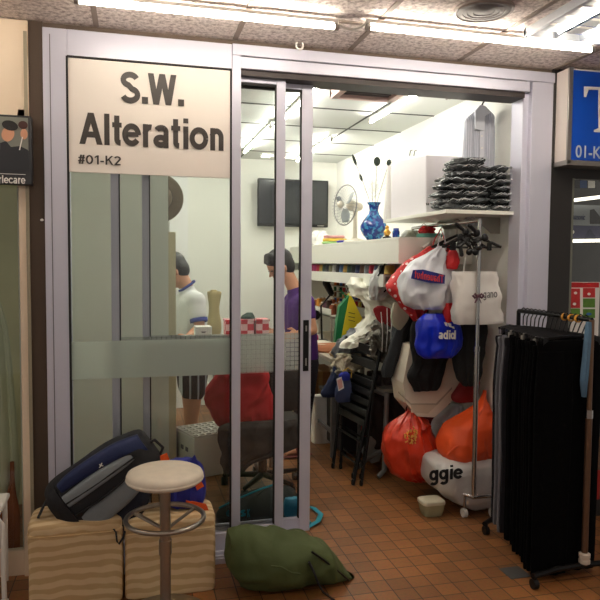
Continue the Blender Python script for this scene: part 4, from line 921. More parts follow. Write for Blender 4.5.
# cluster of spare clips
o=thing('clip_cluster','tangled cluster of black clips hanging at the top of the chrome rack near the doorway','clips',(1.92,.14,1.7))
rr=random.Random(3)
for k in range(9):
    c_=at(462+rr.uniform(-2,18),238+rr.uniform(-10,14),.09)
    d=Vector((rr.uniform(-1,1),rr.uniform(-.4,.4),rr.uniform(-1,1))).normalized()*.035
    MB().cap(c_-d,.012,c_+d,.010,8).ell(c_+d*.9,(.02,.012,.02)).build('clip','black_plastic',o)
# ------------------------------------------------------------ carrier bags and clothes on the rack
def bag(nm,lab,cat,Y,rows,m,n=48,e=2.4,amp=.01,fn=6,seed=1,wr=.01,wsc=9,**k):
    k.setdefault('cr_',wsc*1.0); k.setdefault('sub',7); n=max(n,76) if n>=40 else n; amp=amp*.6
    o=thing(nm,lab,cat,(at(rows[0][1],rows[0][0],Y).x,Y,min(at(r[1],r[0],Y).z for r in rows)))
    MB().loft(pr(Y,rows),n,e,amp,fn,seed,wr,wsc,**k).build('body',m,o); return o
def handles(o,Y,a,b,top,m='poly_white',r=.004):
    MB().path([at(*a,Y),at((a[0]*2+top[0])/3,(a[1]+top[1])/2,Y),at(*top,Y),at((b[0]*2+top[0])/3,(b[1]+top[1])/2,Y),at(*b,Y)],r,8,flat=.6).build('handle',m,o)
# paper bag
Yp=.135
o=bag('paper_bag','white paper carrier bag with small grey lettering hanging behind the chrome pole by the doorway','bag',.19,[(324,455,499,.07),(318,453.5,500,.09),(300,453.5,498.5,.10),(280,453,496.5,.09),(271.5,453,496,.07)],'paper_white',48,7,.004,3,2,.006,10)
handles(o,.17,(463,275),(480,272),(470,243),'white_plastic'); 
a=at(483,300,Yp); b=at(497,292,Yp); stext('gano',a.x,b.x,a.z,b.z,Yp-.001,'lettering',mat('grey_ink',(110,106,106),.6),o,w=.13,skew=.004)
# bow on pole
o=thing('ribbon_bow','small dark purple ribbon bow tied on the chrome pole','bow',at(478,297,.1))
mat('bow',(84,40,58),.6)
c_=at(478,296,.098)
for s in (-1,1): MB().path([c_,c_+Vector((s*.022,-.004,.012)),c_+Vector((s*.034,-.004,.002)),c_+Vector((s*.022,-.004,-.010)),c_],[.003,.007,.008,.007,.003],8).build('loop','bow',o)
for s in (-1,1): MB().path([c_,c_+Vector((s*.01,-.004,-.02)),c_+Vector((s*.02,-.002,-.04))],[.003,.006,.005],8,flat=.4).build('tail','bow',o)
MB().path([(px0+.013*math.cos(t),py0+.013*math.sin(t),c_.z) for t in [k*PI/6 for k in range(12)]],.004,6,True).build('knot_band','bow',o)
# labelled carrier
Yc=.36
mat('carrier_white',(226,228,234),.38,0,.05,6,.35,14)
o=bag('carrier_bag','white plastic carrier bag with a slanted blue label and red lettering','bag',Yc,[(309,412,447,.10),(303,402,451,.17),(290,399,453.5,.2),(275,402,453,.19),(262,413,450,.14),(252,427,447,.08),(246,438,445,.03)],'carrier_white',60,2.5,.010,7,4,.009,9)
Yl=Yc-.118
Pl=[(413,270),(423,269.5),(445,275),(444.5,283.8),(430,283),(411,278.5)]
poly(Pl,'blue_label',mat('label_blue',(24,36,120),.5),Yl,o,.002)
a=at(414.5,279,Yl-.003); b=at(443.5,273.5,Yl-.003); stext('Thauenhut',a.x,b.x,a.z-.008,b.z+.004,Yl-.004,'lettering',mat('label_red',(206,64,74),.5),o,w=.16,skew=-.028,mirror=True)
handles(o,Yc-.02,(437,250),(446,250),(443,229),'carrier_white',.004)
# polka dot bag
m=bpy.data.materials.new('polka'); m.use_nodes=True; N=m.node_tree.nodes; L=m.node_tree.links; b=N['Principled BSDF']; tc=N.new('ShaderNodeTexCoord'); vo=N.new('ShaderNodeTexVoronoi'); vo.inputs['Scale'].default_value=26; vo.inputs['Randomness'].default_value=.35
rp=N.new('ShaderNodeValToRGB'); rp.color_ramp.interpolation='CONSTANT'; rp.color_ramp.elements[0].color=(*lin((236,214,210)),1); rp.color_ramp.elements[1].position=.27; rp.color_ramp.elements[1].color=(*lin((196,36,38)),1)
L.new(tc.outputs['Object'],vo.inputs['Vector']); L.new(vo.outputs['Distance'],rp.inputs[0]); L.new(rp.outputs[0],b.inputs['Base Color']); b.inputs['Roughness'].default_value=.6; _m['polka']=m
o=bag('cloth_bag','red polka dot bag bulging out behind the blue labelled carrier bag','bag',.53,[(321,414,420,.05),(312,406,426,.10),(300,395,436,.14),(289,388,442,.16),(282,389,446,.16),(270,398,449,.15),(258,410,450,.12),(249,424,450,.09),(244,438,447,.04)],'polka',56,2.8,.01,5,2,.008,8)
handles(o,.53,(432,248),(446,250),(441,229),'red',.004)
tag(bag('red_pouch','small red cloth pouch hanging between the carrier bag and the paper bag','pouch',.3,[(269,447,457,.05),(262,446,459,.07),(255,447,458.5,.06),(250,451,456,.03)],'red',24,2.3,.003,3,1,.004,20),None,None)
o=bag('carrier_bag','red strip of a carrier bag hanging just under the blue labelled carrier','bag',.30,[(324,445,455,.04),(315,444,455,.06),(303,445,454,.05)],'red',24,4,.002,3,1,.002)
# grey white plastic hanging at far left
o=bag('plastic_bag','grizzled grey and white plastic garment bag hanging left of the polka dot bag','bag',1.05,[(300,371,384,.05),(292,370,389,.09),(278,372,394,.12),(262,379,402,.13),(248,391,411,.12),(238,401,416,.09),(230,408,416,.04)],mat('poly_grey',(190,192,190),.3,0,.15,10,.6,20),48,2.3,.014,6,6,.012,12)
for (p_,q_) in (((378,276),(386,262)),((384,292),(392,284))): MB().path([at(*p_,.97),at(*q_,.97)],.006,8).build('dark_strap','black_cloth',o)
o=bag('clear_bag','clear crumpled bag hanging between the grey plastic bag and the white hanger','bag',1.0,[(268,398,420,.06),(255,400,424,.09),(240,404,424,.07),(231,410,418,.03)],mat('poly_olive',(168,168,152),.3,0,.2,12,.6,22),36,2.3,.012,6,8,.010,16)
# grey pennant & red piece
o=bag('fabric_sample','greenish grey pointed fabric piece pinned above the dark jacket','fabric',.68,[(330,398,401,.02),(324,392,406,.03),(314,391,409,.04),(303,393,402,.03)],mat('sage',(186,186,164),.8),32,3,.004,3,1,.002)
o=bag('fabric_sample','dark red pointed fabric piece hanging beside the grey pointed piece','fabric',.98,[(328,388,397,.02),(320,377,398,.03),(310,373,392,.03),(306,378,384,.02)],mat('dark_red',(150,30,34),.8),32,3,.004,3,2,.002)
# dark jacket sleeves & clothes
mat('charcoal_cloth',(34,36,40),.85,0,.2,8,.3,30); mat('black_fine',(20,20,22),.85,0,.2,8,.3,30)
o=bag('jacket','charcoal jacket with a long sleeve hanging left of the blue sports bag','jacket',.78,[(377,383,394,.05),(370,382,398,.08),(355,386,402,.09),(340,390,412,.11),(325,394,424,.13),(312,400,428,.13),(302,408,424,.08)],'charcoal_cloth',48,2.4,.012,5,7,.004,10)
MB().loft(pr(.71,[(376,384,393,.05),(366,385,396,.06),(350,389,402,.07),(334,394,407,.07),(318,400,411,.06)]),24,2.2,.005,3,2,.002).build('sleeve','charcoal_cloth',o)
o=bag('black_garment','black pointed garment hanging under the blue sports bag','garment',.52,[(391,414,437,.03),(386,412,440,.05),(376,407,443,.07),(362,412,447,.08),(340,410,460,.10),(325,412,470,.10),(316,420,470,.07)],'black_fine',52,3,.010,6,3,.003,10)
o=bag('black_garment','black garment hanging right of the blue sports bag behind the chrome pole','garment',.36,[(386,463,474,.05),(376,456,480,.08),(350,452,484,.09),(330,450,486,.10),(320,452,486,.08)],'black_fine',44,3,.010,5,9,.003,10)
o=bag('red_garment','dark red garment just showing by the right wall below the paper bag','garment',.44,[(402,456,476,.05),(395,452,478,.07),(370,468,479,.07),(330,476,481,.06),(322,477,481,.05)],mat('deep_red',(120,16,22),.8),32,3,.006,4,2,.003)
# blue sports bag
Ya=.33
o=bag('drawstring_bag','bright blue glossy drawstring bag with white lettering and three-leaf stripes','bag',Ya,[(358,424,452,.05),(354,418,457,.09),(344,416,461,.12),(330,416.5,460,.13),(320,419,456,.10),(313.5,424,446,.05)],mat('blue_nylon',(10,40,190),.3,0,.12,7,.3,14),48,2.6,.008,5,5,.005,9)
Yl=Ya-.078
a=at(438.5,339.3,Yl); b=at(455.5,330,Yl); stext('adidas'[:4],a.x,b.x,a.z,b.z,Yl,'lettering','white_plastic',o,w=.19,skew=-.004)
for k,(u0_,v0_,u1_,v1_) in enumerate([(444,322,446,326.5),(447.5,323,450,327.5),(451,326,453,329)]):
    poly([(u0_,v0_),(u1_+1,v0_+.6),(u1_+1.5,v1_),(u0_+1.5,v1_-.8)],'leaf_stripe','white_plastic',Yl,o,.002)
# ------------------------------------------------------------ bags at the foot of the rack
tag_=None
mat('bag_orange_red',(206,56,30),.28,0,.1,6,.45,12); mat('bag_orange',(232,84,30),.5,0,.08,5,.3,10)
Y=.62
o=bag('plastic_bag','shiny orange-red plastic bag with a gold emblem hanging low beside the rack','bag',Y,[(482,418,428,.05),(476,400,435,.16),(466,388,437,.24),(450,382.5,435,.27),(435,384,433,.25),(424,391,430,.19),(416,399,423,.11),(410,405,417,.06)],'bag_orange_red',64,2.2,.012,9,3,.011,8)
Yl=Y-.128
rr=random.Random(2)
cc=at(412,436,Yl)
em=MB()
for k in range(34):
    a=rr.random()*6.28; r_=rr.random()**.5*.05; x_,z_=cc.x+r_*math.cos(a)*.9,cc.z+r_*1.15*math.sin(a)
    em.path([(x_,Yl-.004+.3*abs(x_-cc.x),z_),(x_+rr.uniform(-.02,.02),Yl-.004+.3*abs(x_-cc.x),z_+rr.uniform(-.02,.02))],.005,6)
em.build('gold_emblem',mat('gold_print',(226,176,84),.5,.0),o)
handles(o,Y,(406,412),(416,412),(410,398),'bag_orange_red',.006)
# cream faceted carton
P_=[(404,343),(446,343),(452,374),(452,388),(441,402),(428,414),(411,413),(400,400),(397,380)]
Yq=.66
o=thing('paper_bag','large cream paper carrier hanging upside down behind the black garment','bag',at(424,410,Yq))
poly(P_,'body',mat('cream_paper',(226,214,196),.65,0,.04,4),Yq,o,.10)
poly([(398,391),(411,403.4),(436,403.4),(452,387),(452,389),(437,405),(411,405),(398,393)],'fold_line',mat('fold_grey',(176,164,146),.7),Yq-.101,o,.001)
poly([(411,405),(437,405),(428,413.6),(411,412.6)],'folded_bottom',mat('cream_fold',(206,192,170),.65),Yq-.1015,o,.001)
MB().path([at(408,414,Yq-.03),at(406,409,Yq-.06),at(407,406,Yq-.1)],.004,6).build('dark_tab','black_cloth',o)
stext('A',at(404.5,367,Yq).x,at(408.5,362,Yq).x,at(406,367,Yq).z,at(406,361,Yq).z,Yq-.102,'lettering','fold_grey' if 'fold_grey' in _m else mat('fold_grey',(150,140,128),.7),o,w=.12)
# ggie bag on the rack base
mat('woven_white',(200,197,194),.55,0,.06,6,.4,22)
o=bag('storage_bag','white woven storage bag with black lettering lying on the rack base','bag',.37,[(504,474,494,.16),(500,458,495,.28),(491,442,495,.38),(480,431,495,.40),(464,429.5,495,.40),(457,432,494,.36),(454,440,493,.26)],'woven_white',60,5,.004,6,3,.008,8)
Yl=.37-.212
a=at(427,486,Yl); b=at(463,464,Yl)
stext('ggie',a.x+.012,b.x,a.z,b.z,Yl+.0,'lettering',mat('ink_black',(22,22,26),.6),o,w=.2,skew=.0,rotz=0)
# orange bag on top
o=bag('cloth_bag','bright orange folded cloth bag lying on top of the white woven bag','bag',.36,[(461,452,494,.18),(456,445,495,.26),(446,444,495,.30),(434,446,495,.29),(425,451,495,.26),(418,460,494,.20),(412,468,494,.14),(402,480,493,.08),(390,484,491,.04)],'bag_orange',56,3.6,.008,5,3,.014,7,crs=1.3)
MB().path([at(447,455,.24),at(450,452,.235),at(454,448,.24),at(470,440,.235),at(494,438,.24)],.006,8).build('seam','bag_orange',o)
o=bag('plastic_bag','white plastic bag with black and blue print standing behind the orange bag','bag',.72,[(462,431,452,.12),(450,430,468,.22),(435,432,474,.24),(420,437,474,.22),(409,448,473,.16),(404,455,470,.08)],mat('white_plastic_bag',(214,214,224),.35,0,.06,6,.35,12),48,2.5,.008,6,7,.008,9)
poly([(442,424),(446,421),(450,424.5),(453,417),(451,423),(452.5,426),(447,428),(442,427)],'black_print','ink_black',.597,o,.002)
poly([(458,419),(464,418.5),(463.5,420.5),(458,421)],'blue_print',mat('blue_print_',(40,60,150),.5),.597,o,.002)
o=bag('red_cloth','crumpled dark red cloth tucked between the cream carrier and the orange-red bag','cloth',.86,[(432,410,432,.06),(426,408,440,.1),(416,418,447,.1),(410,430,450,.08),(404,440,452,.04)],'deep_red',32,2.6,.01,5,2,.01,12)
# clear box with shoes under the rack
o=thing('plastic_box','translucent food tub with white lid on the floor under the rack base','box',(at(436,510,.2).x,.3,0))
mat('tub',(178,176,140),.25,0,.15,14,trans=.2)
x0,x1=at(424.5,500,.22).x,at(446,500,.22).x
MB().loft([(.0,x0+.015,x1-.015,.09,.27),(.03,x0+.006,x1-.006,.11,.27),(.072,x0,x1,.12,.27)],32,5).build('body','tub',o)
MB().loft([(.072,x0-.005,x1+.002,.125,.27),(.09,x0-.004,x1,.122,.27),(.096,x0+.01,x1-.012,.10,.27)],32,5).build('lid',mat('lid_white',(206,200,176),.3),o)
# ------------------------------------------------------------ folding chairs
def folding_chair(lab,F0,F1,T0,T1,off,grp=None):
    o=thing('folding_chair',lab,'chair',(F0.x,F0.y,0)); FL=[]; F0=F0+off;F1=F1+off;T0=T0+off;T1=T1+off
    S=(F1-F0); 
    for (f,t,n_) in ((F0,T0,0),(F1,T1,1)): MB().path([f,f.lerp(t,.5),t],.0115,10).build('front_leg','black_metal',o)
    up=(T0-F0); nrm=S.cross(up).normalized()
    if nrm.y>0: nrm=-nrm
    bk=-nrm*.06
    for (f,t) in ((F0,T0),(F1,T1)):
        g0=f+bk+(T0-F0)*.0; MB().path([g0.lerp(f+bk,.5),(f+bk).lerp(t,.35),f.lerp(t,.66)-nrm*.012],.0105,10).build('rear_leg','black_metal',o)
        MB().cap(f+Vector((0,0,.012)),.0135,f+Vector((0,0,.03)),.0125,8).build('foot_cap','black_plastic',o)
        MB().cap(f+bk+Vector((0,0,.012)),.0135,f+bk+Vector((0,0,.03)),.0125,8).build('foot_cap','black_plastic',o)
    MB().tube((F0+bk).lerp(T0,.12),(F1+bk).lerp(T1,.12),.008).tube(F0.lerp(T0,.3),F1.lerp(T1,.3),.008).build('stretcher','black_metal',o)
    def slat(t,w_,nm):
        a=F0.lerp(T0,t); b=F1.lerp(T1,t); u=up.normalized()*w_/2; h=nrm*.007
        m_=MB(); m_.add([a-u-h,b-u-h,b+u-h,a+u-h,a-u+h,b-u+h,b+u+h,a+u+h],[(0,3,2,1),(4,5,6,7),(0,1,5,4),(1,2,6,5),(2,3,7,6),(3,0,4,7)]); return m_.build(nm,'black_plastic',o,bevel=.003)
    for t in (.95,.85): slat(t,.065,'backrest_slat')
    for k in range(5): slat(.72-.072*k,.045,'seat_slat')
    return o
F0=atz(333,470,0);F1=atz(353,487,0)
T0=at(347,336,F0.y+.18); T1=at(381,347,F1.y+.16)
F0b,F1b=F0.copy(),F1.copy(); F0b.z=F1b.z=0.012
folding_chair('black slatted folding chair, folded and leaning, nearest of the two beside the work table',F0b,F1b,T0,T1,Vector((0,0,0)))
folding_chair('black slatted folding chair, folded and leaning behind the nearer folded chair',F0b,F1b,T0,T1,Vector((.045,.13,0)))
# pouch hung on the chair
Yp=F0.y-.04
o=bag('small_pouch','slate blue pouch with a pink label and a yellow cord hanging on the folded chairs','pouch',Yp+.02,[(402,338,350,.03),(397,335,352,.05),(388,336,351.5,.06),(379,338,350,.05),(374,339,349,.03)],mat('slate_blue',(62,76,116),.6),32,3,.003,3,2,.004,12)
poly([(336.5,379),(342,376.5),(344,388),(338.5,391)],'label','white_plastic',Yp-.018,o,.004); poly([(337.3,380.5),(341.3,378.5),(342.8,387),(339,389.5)],'label_print',mat('pink_label',(226,170,160),.5),Yp-.023,o,.002)
MB().path([at(342,378,Yp),at(343,371,Yp),at(348,368,Yp),at(352,371,Yp),at(351,378,Yp)],.004,8).build('cord',mat('yellow_cord',(200,160,50),.6),o)
MB().loft(pr(Yp,[(380,340,349,.05),(375,339,350,.05),(372,342,347,.03)]),20,3).build('blue_top','royal',o)
o=bag('drawstring_bag','dark navy pointed bag hanging left of the slate blue pouch','bag',Yp+.12,[(397,322,336,.03),(393,321,338,.05),(385,325,338,.06),(375,331,338,.05),(366,333,337,.03)],mat('navy_bag',(26,40,74),.7,0,.1,8,.3,20),32,2.6,.005,4,2,.004,12)
# ------------------------------------------------------------ work table along the right wall
TX0,TX1,TY0,TY1,TZ=1.45,2.1,1.45,3.4,.78
wt=thing('work_table','long pale work table against the right wall, crowded with sewing things','table',(1.8,2.4,0))
MB().box(TX0,TX1,TY0,TY1,TZ-.03,TZ).build('table_top',mat('table_pale',(214,200,176),.5,0,.06),wt,bevel=.004)
for x in (TX0+.04,TX1-.04):
    for y in (TY0+.05,(TY0+TY1)/2,TY1-.05): MB().box(x-.018,x+.018,y-.018,y+.018,0,TZ-.03).build('leg',mat('leg_grey',(120,120,120),.5),wt,bevel=.003)
MB().box(TX0+.03,TX0+.05,TY0+.07,TY1-.07,.18,.21).build('stretcher','leg_grey',wt,smooth=False)
# sewing machine
def on_t(px,X): p=atx(px,330,X); return p.y
sx,sy=1.62,2.72
o=thing('sewing_machine','white sewing machine with dark fittings on the work table','sewing machine',(sx,sy,TZ))
mat('machine_white',(222,220,210),.35)
MB().box(sx-.09,sx+.09,sy-.22,sy+.22,TZ+.001,TZ+.07).build('bed','machine_white',o,bevel=.012)
MB().box(sx-.06,sx+.06,sy-.21,sy-.09,TZ+.07,TZ+.30).build('pillar','machine_white',o,bevel=.02)
MB().box(sx-.055,sx+.055,sy-.21,sy+.20,TZ+.22,TZ+.31).build('arm','machine_white',o,bevel=.02)
MB().box(sx-.045,sx+.045,sy+.10,sy+.19,TZ+.14,TZ+.24).tube((sx,sy+.15,TZ+.075),(sx,sy+.15,TZ+.15),.006).build('needle_head','machine_white',o,bevel=.01)
MB().tube((sx,sy-.21,TZ+.25),(sx,sy-.245,TZ+.25),.045,20).build('hand_wheel','black_plastic',o)
MB().tube((sx,sy-.05,TZ+.31),(sx,sy-.05,TZ+.36),.004).build('spool_pin','steel',o)
o=make_spool('magenta and white thread cone standing before the sewing machine',(190,60,110),'pink',1.56,2.28,TZ,.035,.10,None)
# black desk lamp arm
Yd=2.5
o=thing('desk_lamp','black jointed desk lamp leaning before the thread rack','lamp',(at(327,300,Yd).x,Yd,TZ))
b0=at(322,328,Yd); b0.z=TZ
MB().lathe([(.06,0),(.06,.015),(.02,.025)],b0).build('base','black_plastic',o)
MB().path([b0+Vector((0,0,.02)),at(321,306,Yd),at(331,294,Yd)],.009,8).build('lower_arm','black_plastic',o)
MB().path([at(331,294,Yd),at(328,284,Yd),at(341,272,Yd)],.008,8).build('upper_arm','black_plastic',o)
MB().cap(at(331,293,Yd),.028,at(326,283,Yd),.034,12).build('lamp_shade','black_plastic',o)
# thread rack with little spools
Yr=2.9; 
rk=thing('thread_rack','crowded thread rack of small coloured reels above the work table','rack',(2.0,2.3,1.1))
MB().box(2.09,2.115,1.2,3.45,1.09,1.33).build('peg_board',mat('peg_board',(196,188,170),.7),rk,smooth=False)
rails=MB()
for k in range(4): rails.box(2.03,2.09,1.25,3.4,1.10+.058*k,1.104+.058*k)
rails.build('ledge',mat('rack_wood',(150,120,86),.6),rk,smooth=False)
pal=[('red',(190,40,40)),('orange',(214,120,50)),('white',(224,220,210)),('brown',(120,76,50)),('blue',(60,90,160)),('black',(30,28,30)),('pink',(214,130,150)),('green',(60,110,70)),('yellow',(214,184,80)),('maroon',(96,34,40))]
pr_={}
for nm,rgb in pal:
    m_=mat('reel_'+nm,rgb,.8,0,.1)
    a_=MB().lathe([(.017,0),(.017,.005),(.0135,.006),(.0145,.02),(.0135,.036),(.017,.037),(.017,.042)],(0,0,0),12)
    me=a_.build('thread_reel',m_,local=True); pr_[nm]=me
first=dict(pr_)
rr=random.Random(11)
for k in range(4):
    for i in range(20):
        nm=pal[rr.randrange(len(pal))][0]
        if first.get(nm): o=first[nm]; first[nm]=None
        else: o=pr_[nm].copy(); C.objects.link(o)
        o.location=(2.052,1.45+i*.095+rr.uniform(-.01,.01),1.104+.058*k+.0005)
        tag(o,'small %s thread reel standing in the crowded rack above the work table'%nm,'thread reel','%s reels in the thread rack'%nm)
for nm,v in first.items():
    if v: bpy.data.objects.remove(v)
# front basket of reels by the lamp
Yk=2.62
bk=thing('reel_tray','open tray heaped with brown and orange thread cones in front of the thread rack','tray',(1.85,2.7,1.02))
MB().box(1.72,2.0,2.35,3.2,1.02,1.035).box(1.72,1.73,2.35,3.2,1.02,1.09).build('tray','ledge_white',bk,smooth=False)
for y in (2.4,3.15): MB().box(1.74,2.115,y-.01,y+.01,1.0,1.02).tube((1.75,y,TZ),(1.75,y,1.0),.008).build('support','steel',bk,smooth=False)
for i in range(14):
    nm,rgb=[('rust',(150,80,50)),('tan',(176,140,100)),('dark brown',(70,48,40)),('amber',(214,140,50)),('plum',(90,50,66))][i%5]
    make_spool('%s thread cone in the open tray before the thread rack'%nm,rgb,nm.replace(' ','_'),1.765+.085*(i%2),2.42+.055*i,1.036,.034,.10+.02*(i%3),'%s thread cones in the tray'%nm)
# scissors pink by machine
# green and yellow bag
Yg=1.62
o=thing('shopping_bag','green and yellow shopping bag hanging over the work table','bag',(at(346,320,Yg).x,Yg,at(346,342,Yg).z))
mat('bag_green',(20,124,72),.5,0,.05); mat('bag_yellow',(240,214,40),.5,0,.04,5,.2,10)
def slab(pts,nm,m,Y,par,t): return poly(pts,nm,m,Y,par,t)
slab([(346,298),(349,294),(349,318),(341,340),(334,342),(336,322),(339,306)],'green_panel','bag_green',Yg,o,.03)
slab([(349,293),(361,318),(357,325),(343,338),(340,340),(344,318)],'yellow_panel','bag_yellow',Yg-.012,o,.03)
for v_ in (312,316,319.5): 
    poly([(348.5,v_),(355,v_+1.6),(355,v_+2.3),(348.5,v_+.8)],'printed_line',mat('olive_ink',(110,100,30),.6),Yg-.044,o,.001)
MB().path([at(346,299,Yg),at(343,292,Yg),at(339,289,Yg),at(343,294,Yg),at(348,297,Yg)],.004,6).build('handle','bag_green',o)
MB().path([at(349,295,Yg),at(345,285,Yg),at(350,282,Yg)],.002,6).build('hanging_cord','poly_white',o)
# white crumpled heap
Yw=1.30
o=bag('paper_bundle','large crumpled white paper and plastic heap above the folded chairs','bundle',Yw,[(348,343,350,.05),(342,345,362,.12),(330,360,384,.22),(316,366,398,.28),(304,364,400,.28),(293,354,392,.24),(284,350,382,.16),(278,352,372,.06)],mat('white_heap',(252,250,234),.55,0,.04,4,.3,10),56,2.3,.015,5,8,.032,7)
o=bag('grey_bundle','crumpled grey plastic bundle over the pale table edge behind the folded chairs','bundle',1.42,[(362,338,362,.1),(354,334,366,.18),(344,336,368,.2),(334,346,366,.14),(328,352,362,.06)],mat('grey_heap',(110,114,118),.4,0,.2,8,.6,14),44,2.3,.012,5,5,.02,9)
o=bag('lace_bundle','knotted clump of pale lace and straps hanging beside the dark jacket sleeve','lace',1.02,[(362,378,390,.05),(350,374,392,.09),(338,368,391,.12),(328,372,390,.1),(320,380,388,.05)],mat('lace_grey',(112,108,98),.8,0,.5,30,.9,30),40,2.3,.02,7,9,.03,16)
for (p_,q_) in (((381,312),(382,352)),((387,308),(386,352)),((391,306),(390,345))): MB().path([at(*p_,.93),at((p_[0]+q_[0])/2+1,(p_[1]+q_[1])/2,.92),at(*q_,.94)],.0035,6).build('strap','poly_white',o)
# cloth pieces on table
for i,(lab,rgb,pts,Yt) in enumerate([('folded orange cloth along the near edge of the work table',(176,110,70),[(316,347),(344,362),(340,372),(314,356)],1.9),('folded white cloth on the work table beside the sewing machine',(226,218,200),[(312,333),(334,338),(334,346),(312,344)],2.1),('striped tan cloth draped over the near corner of the work table',(196,168,130),[(340,352),(352,358),(344,374),(333,366)],1.5)]):
    P_=[at(a_,b_,Yt) for a_,b_ in pts]; xs=[p.x for p in P_]; zs=[p.z for p in P_]
    x0,x1=min(xs),max(xs); 
    tag(MB().loft([(TZ+.002,x0,x1,.3,Yt),(TZ+.02,x0-.01,x1+.01,.34,Yt),(TZ+.045,x0+.01,x1-.01,.28,Yt)],40,3,.0,3,i,.012,12).build('folded_cloth',mat('cloth_%d'%i,rgb,.8,0,.25,16)),lab,'cloth')
# pile behind chair
o=bag('fur_collar','pale shaggy cloth roll lying behind the top slats of the folded chairs','cloth',1.30,[(378,336,352,.06),(370,333,358,.1),(362,334,362,.12),(354,338,360,.08)],mat('shaggy',(176,166,144),.9,0,.3,40,.9,50),36,2.2,.01,6,5,.02,18)
o=bag('paper_bag','plain white paper bag standing on the floor behind the door stile','bag',1.95,[(447,313,333,.10),(445,312,333.5,.12),(420,312,333,.12),(395,313,332.5,.10)],mat('bright_paper',(248,246,240),.7,0,.02),28,6,.002,3,2,.003,8)
Zs=Vector((0,0,0))
# dark storage under the table
o=thing('storage_crate','dark crate pushed under the work table behind the folded chairs','crate',(1.7,1.75,0))
MB().box(1.56,1.98,1.5,2.1,.03,.42).build('body',mat('crate_dark',(44,42,44),.7),o,bevel=.01); MB().box(1.55,1.99,1.49,2.11,.42,.45).build('lid',mat('crate_lid',(70,66,62),.6),o,bevel=.008)
for x,y in ((1.6,1.54),(1.94,1.54),(1.6,2.06),(1.94,2.06)): MB().tube((x-.01,y,.016),(x+.01,y,.016),.0155,14).build('castor','black_plastic',o)
o=thing('cardboard_box','brown cardboard box on the floor under the table beside the white paper bag','box',(1.55,2.7,0))
MB().box(1.52,1.85,2.5,2.95,.0,.5).build('body',mat('cardboard',(140,100,62),.8),o,bevel=.003); MB().box(1.66,1.70,2.498,2.951,.1,.503).build('tape',mat('tape',(176,140,90),.4),o,smooth=False)
# silver stand with pale board beside the orange red bag
Yv=.98
o=thing('steel_stand','grey steel machine stand with a splayed foot beside the orange-red bag','stand',(at(385,470,Yv).x,Yv,0))
p=at(383,482,Yv); bx_=p.x
MB().path([(bx_+.02,Yv,.60),(bx_+.01,Yv,.2),(bx_-.0,Yv-.02,.05),(bx_-.05,Yv-.03,.012)],.018,10).build('leg','leg_grey',o)
MB().path([(bx_+.01,Yv,.2),(bx_-.07,Yv+.12,.10),(bx_-.12,Yv+.2,.012)],.015,10).build('leg','leg_grey',o)
MB().tube((bx_+.02,Yv,.58),(bx_-.03,Yv+.4,.58),.014).path([(bx_-.03,Yv+.4,.58),(bx_-.04,Yv+.42,.02)],.014,8).build('rear_leg','leg_grey',o)
MB().box(bx_-.0,bx_+.2,Yv+.02,Yv+.4,.59,.62).build('top_plate','steel',o,bevel=.004)
P_=[at(a_,b_,1.18) for a_,b_ in ((361,452),(370,436),(384,440),(379,461),(371,463))]
pn=MB().prism([(p.x,p.z) for p in P_],1.17,1.19).build('tilted_board',mat('board_grey',(150,156,156),.5),smooth=False); tag(pn,'pale grey board tilted behind the folded chairs near the floor','board')
o=bag('dark_bundle','dark heap of cloth bags in the shadow behind the cream carrier and folded chairs','cloth',1.25,[(452,372,402,.12),(440,368,408,.25),(415,366,408,.3),(390,366,404,.28),(372,370,400,.16)],mat('dark_heap',(52,40,40),.85,0,.5,9),44,2.6,.015,6,4,.02,8)
o=bag('red_strip','red and white striped roll leaning behind the legs of the folded chairs','roll',1.42,[(436,362,372,.04),(430,359,376,.06),(420,358,374,.06),(410,362,372,.04)],'gingham',28,3,.004,3,4,.003)
# ------------------------------------------------------------ outdoor rack of trousers
mat('pole_brown',(120,92,72),.35,.6); 
rx,ry0,ry1=2.085,-.645,-.045
zr=at(590,320,ry0).z
rk=thing('garment_rack','rolling garment rack crowded with dark trousers outside the right door jamb','garment rack',(rx,-.32,0))
zn=zr
for y in (ry0,ry1):
    MB().tube((rx,y,.07),(rx,y,.80),.0155,16).tube((rx,y,.80),(rx,y,zn),.0115,16).build('pole','pole_brown' if y==ry0 else 'black_metal',rk)
    MB().tube((rx,y,.78),(rx,y,.82),.018,16).build('height_collar','chrome',rk)
    MB().lathe([(.018,.075),(.027,.08),(.027,.095),(.022,.10),(.022,.103),(.027,.108),(.027,.124),(.018,.13)],(rx,y,0),24).build('base_collar',mat('collar_cream',(216,200,184),.4),rk)
    xl_=rx-(.30 if y==ry0 else .20)
    fb_=MB().path([(xl_,y-.03,.06),(rx-.15,y,.065),(rx,y,.07),(rx+.12,y,.065),(rx+.2,y-.03,.06)],.014,10).build('foot_bar','black_metal',rk)
    for x in (xl_+.01,rx+.19):
        MB().tube((x-.012,y-.03,.024),(x+.012,y-.03,.024),.024,16).cap((x,y-.03,.035),.01,(x,y-.03,.06),.01,8).build('castor','black_plastic',fb_)
MB().path([(rx,ry0,zn),(rx,(ry0+ry1)/2,zn+.002),(rx,ry1,zn)],.011,12).build('rail','black_metal',rk)
MB().path([(rx,ry0,.085),(rx,ry1,.085)],.010,10).build('base_rail','black_metal',rk)
for nm,rgb in (('trouser_grey',(118,118,124)),('trouser_charcoal',(38,38,42)),('trouser_jet',(5,5,6))): mat(nm,rgb,.95,0,.15,20,.25,60,spec=.1)
m=_m['trouser_grey']
n=15; rr=random.Random(4)
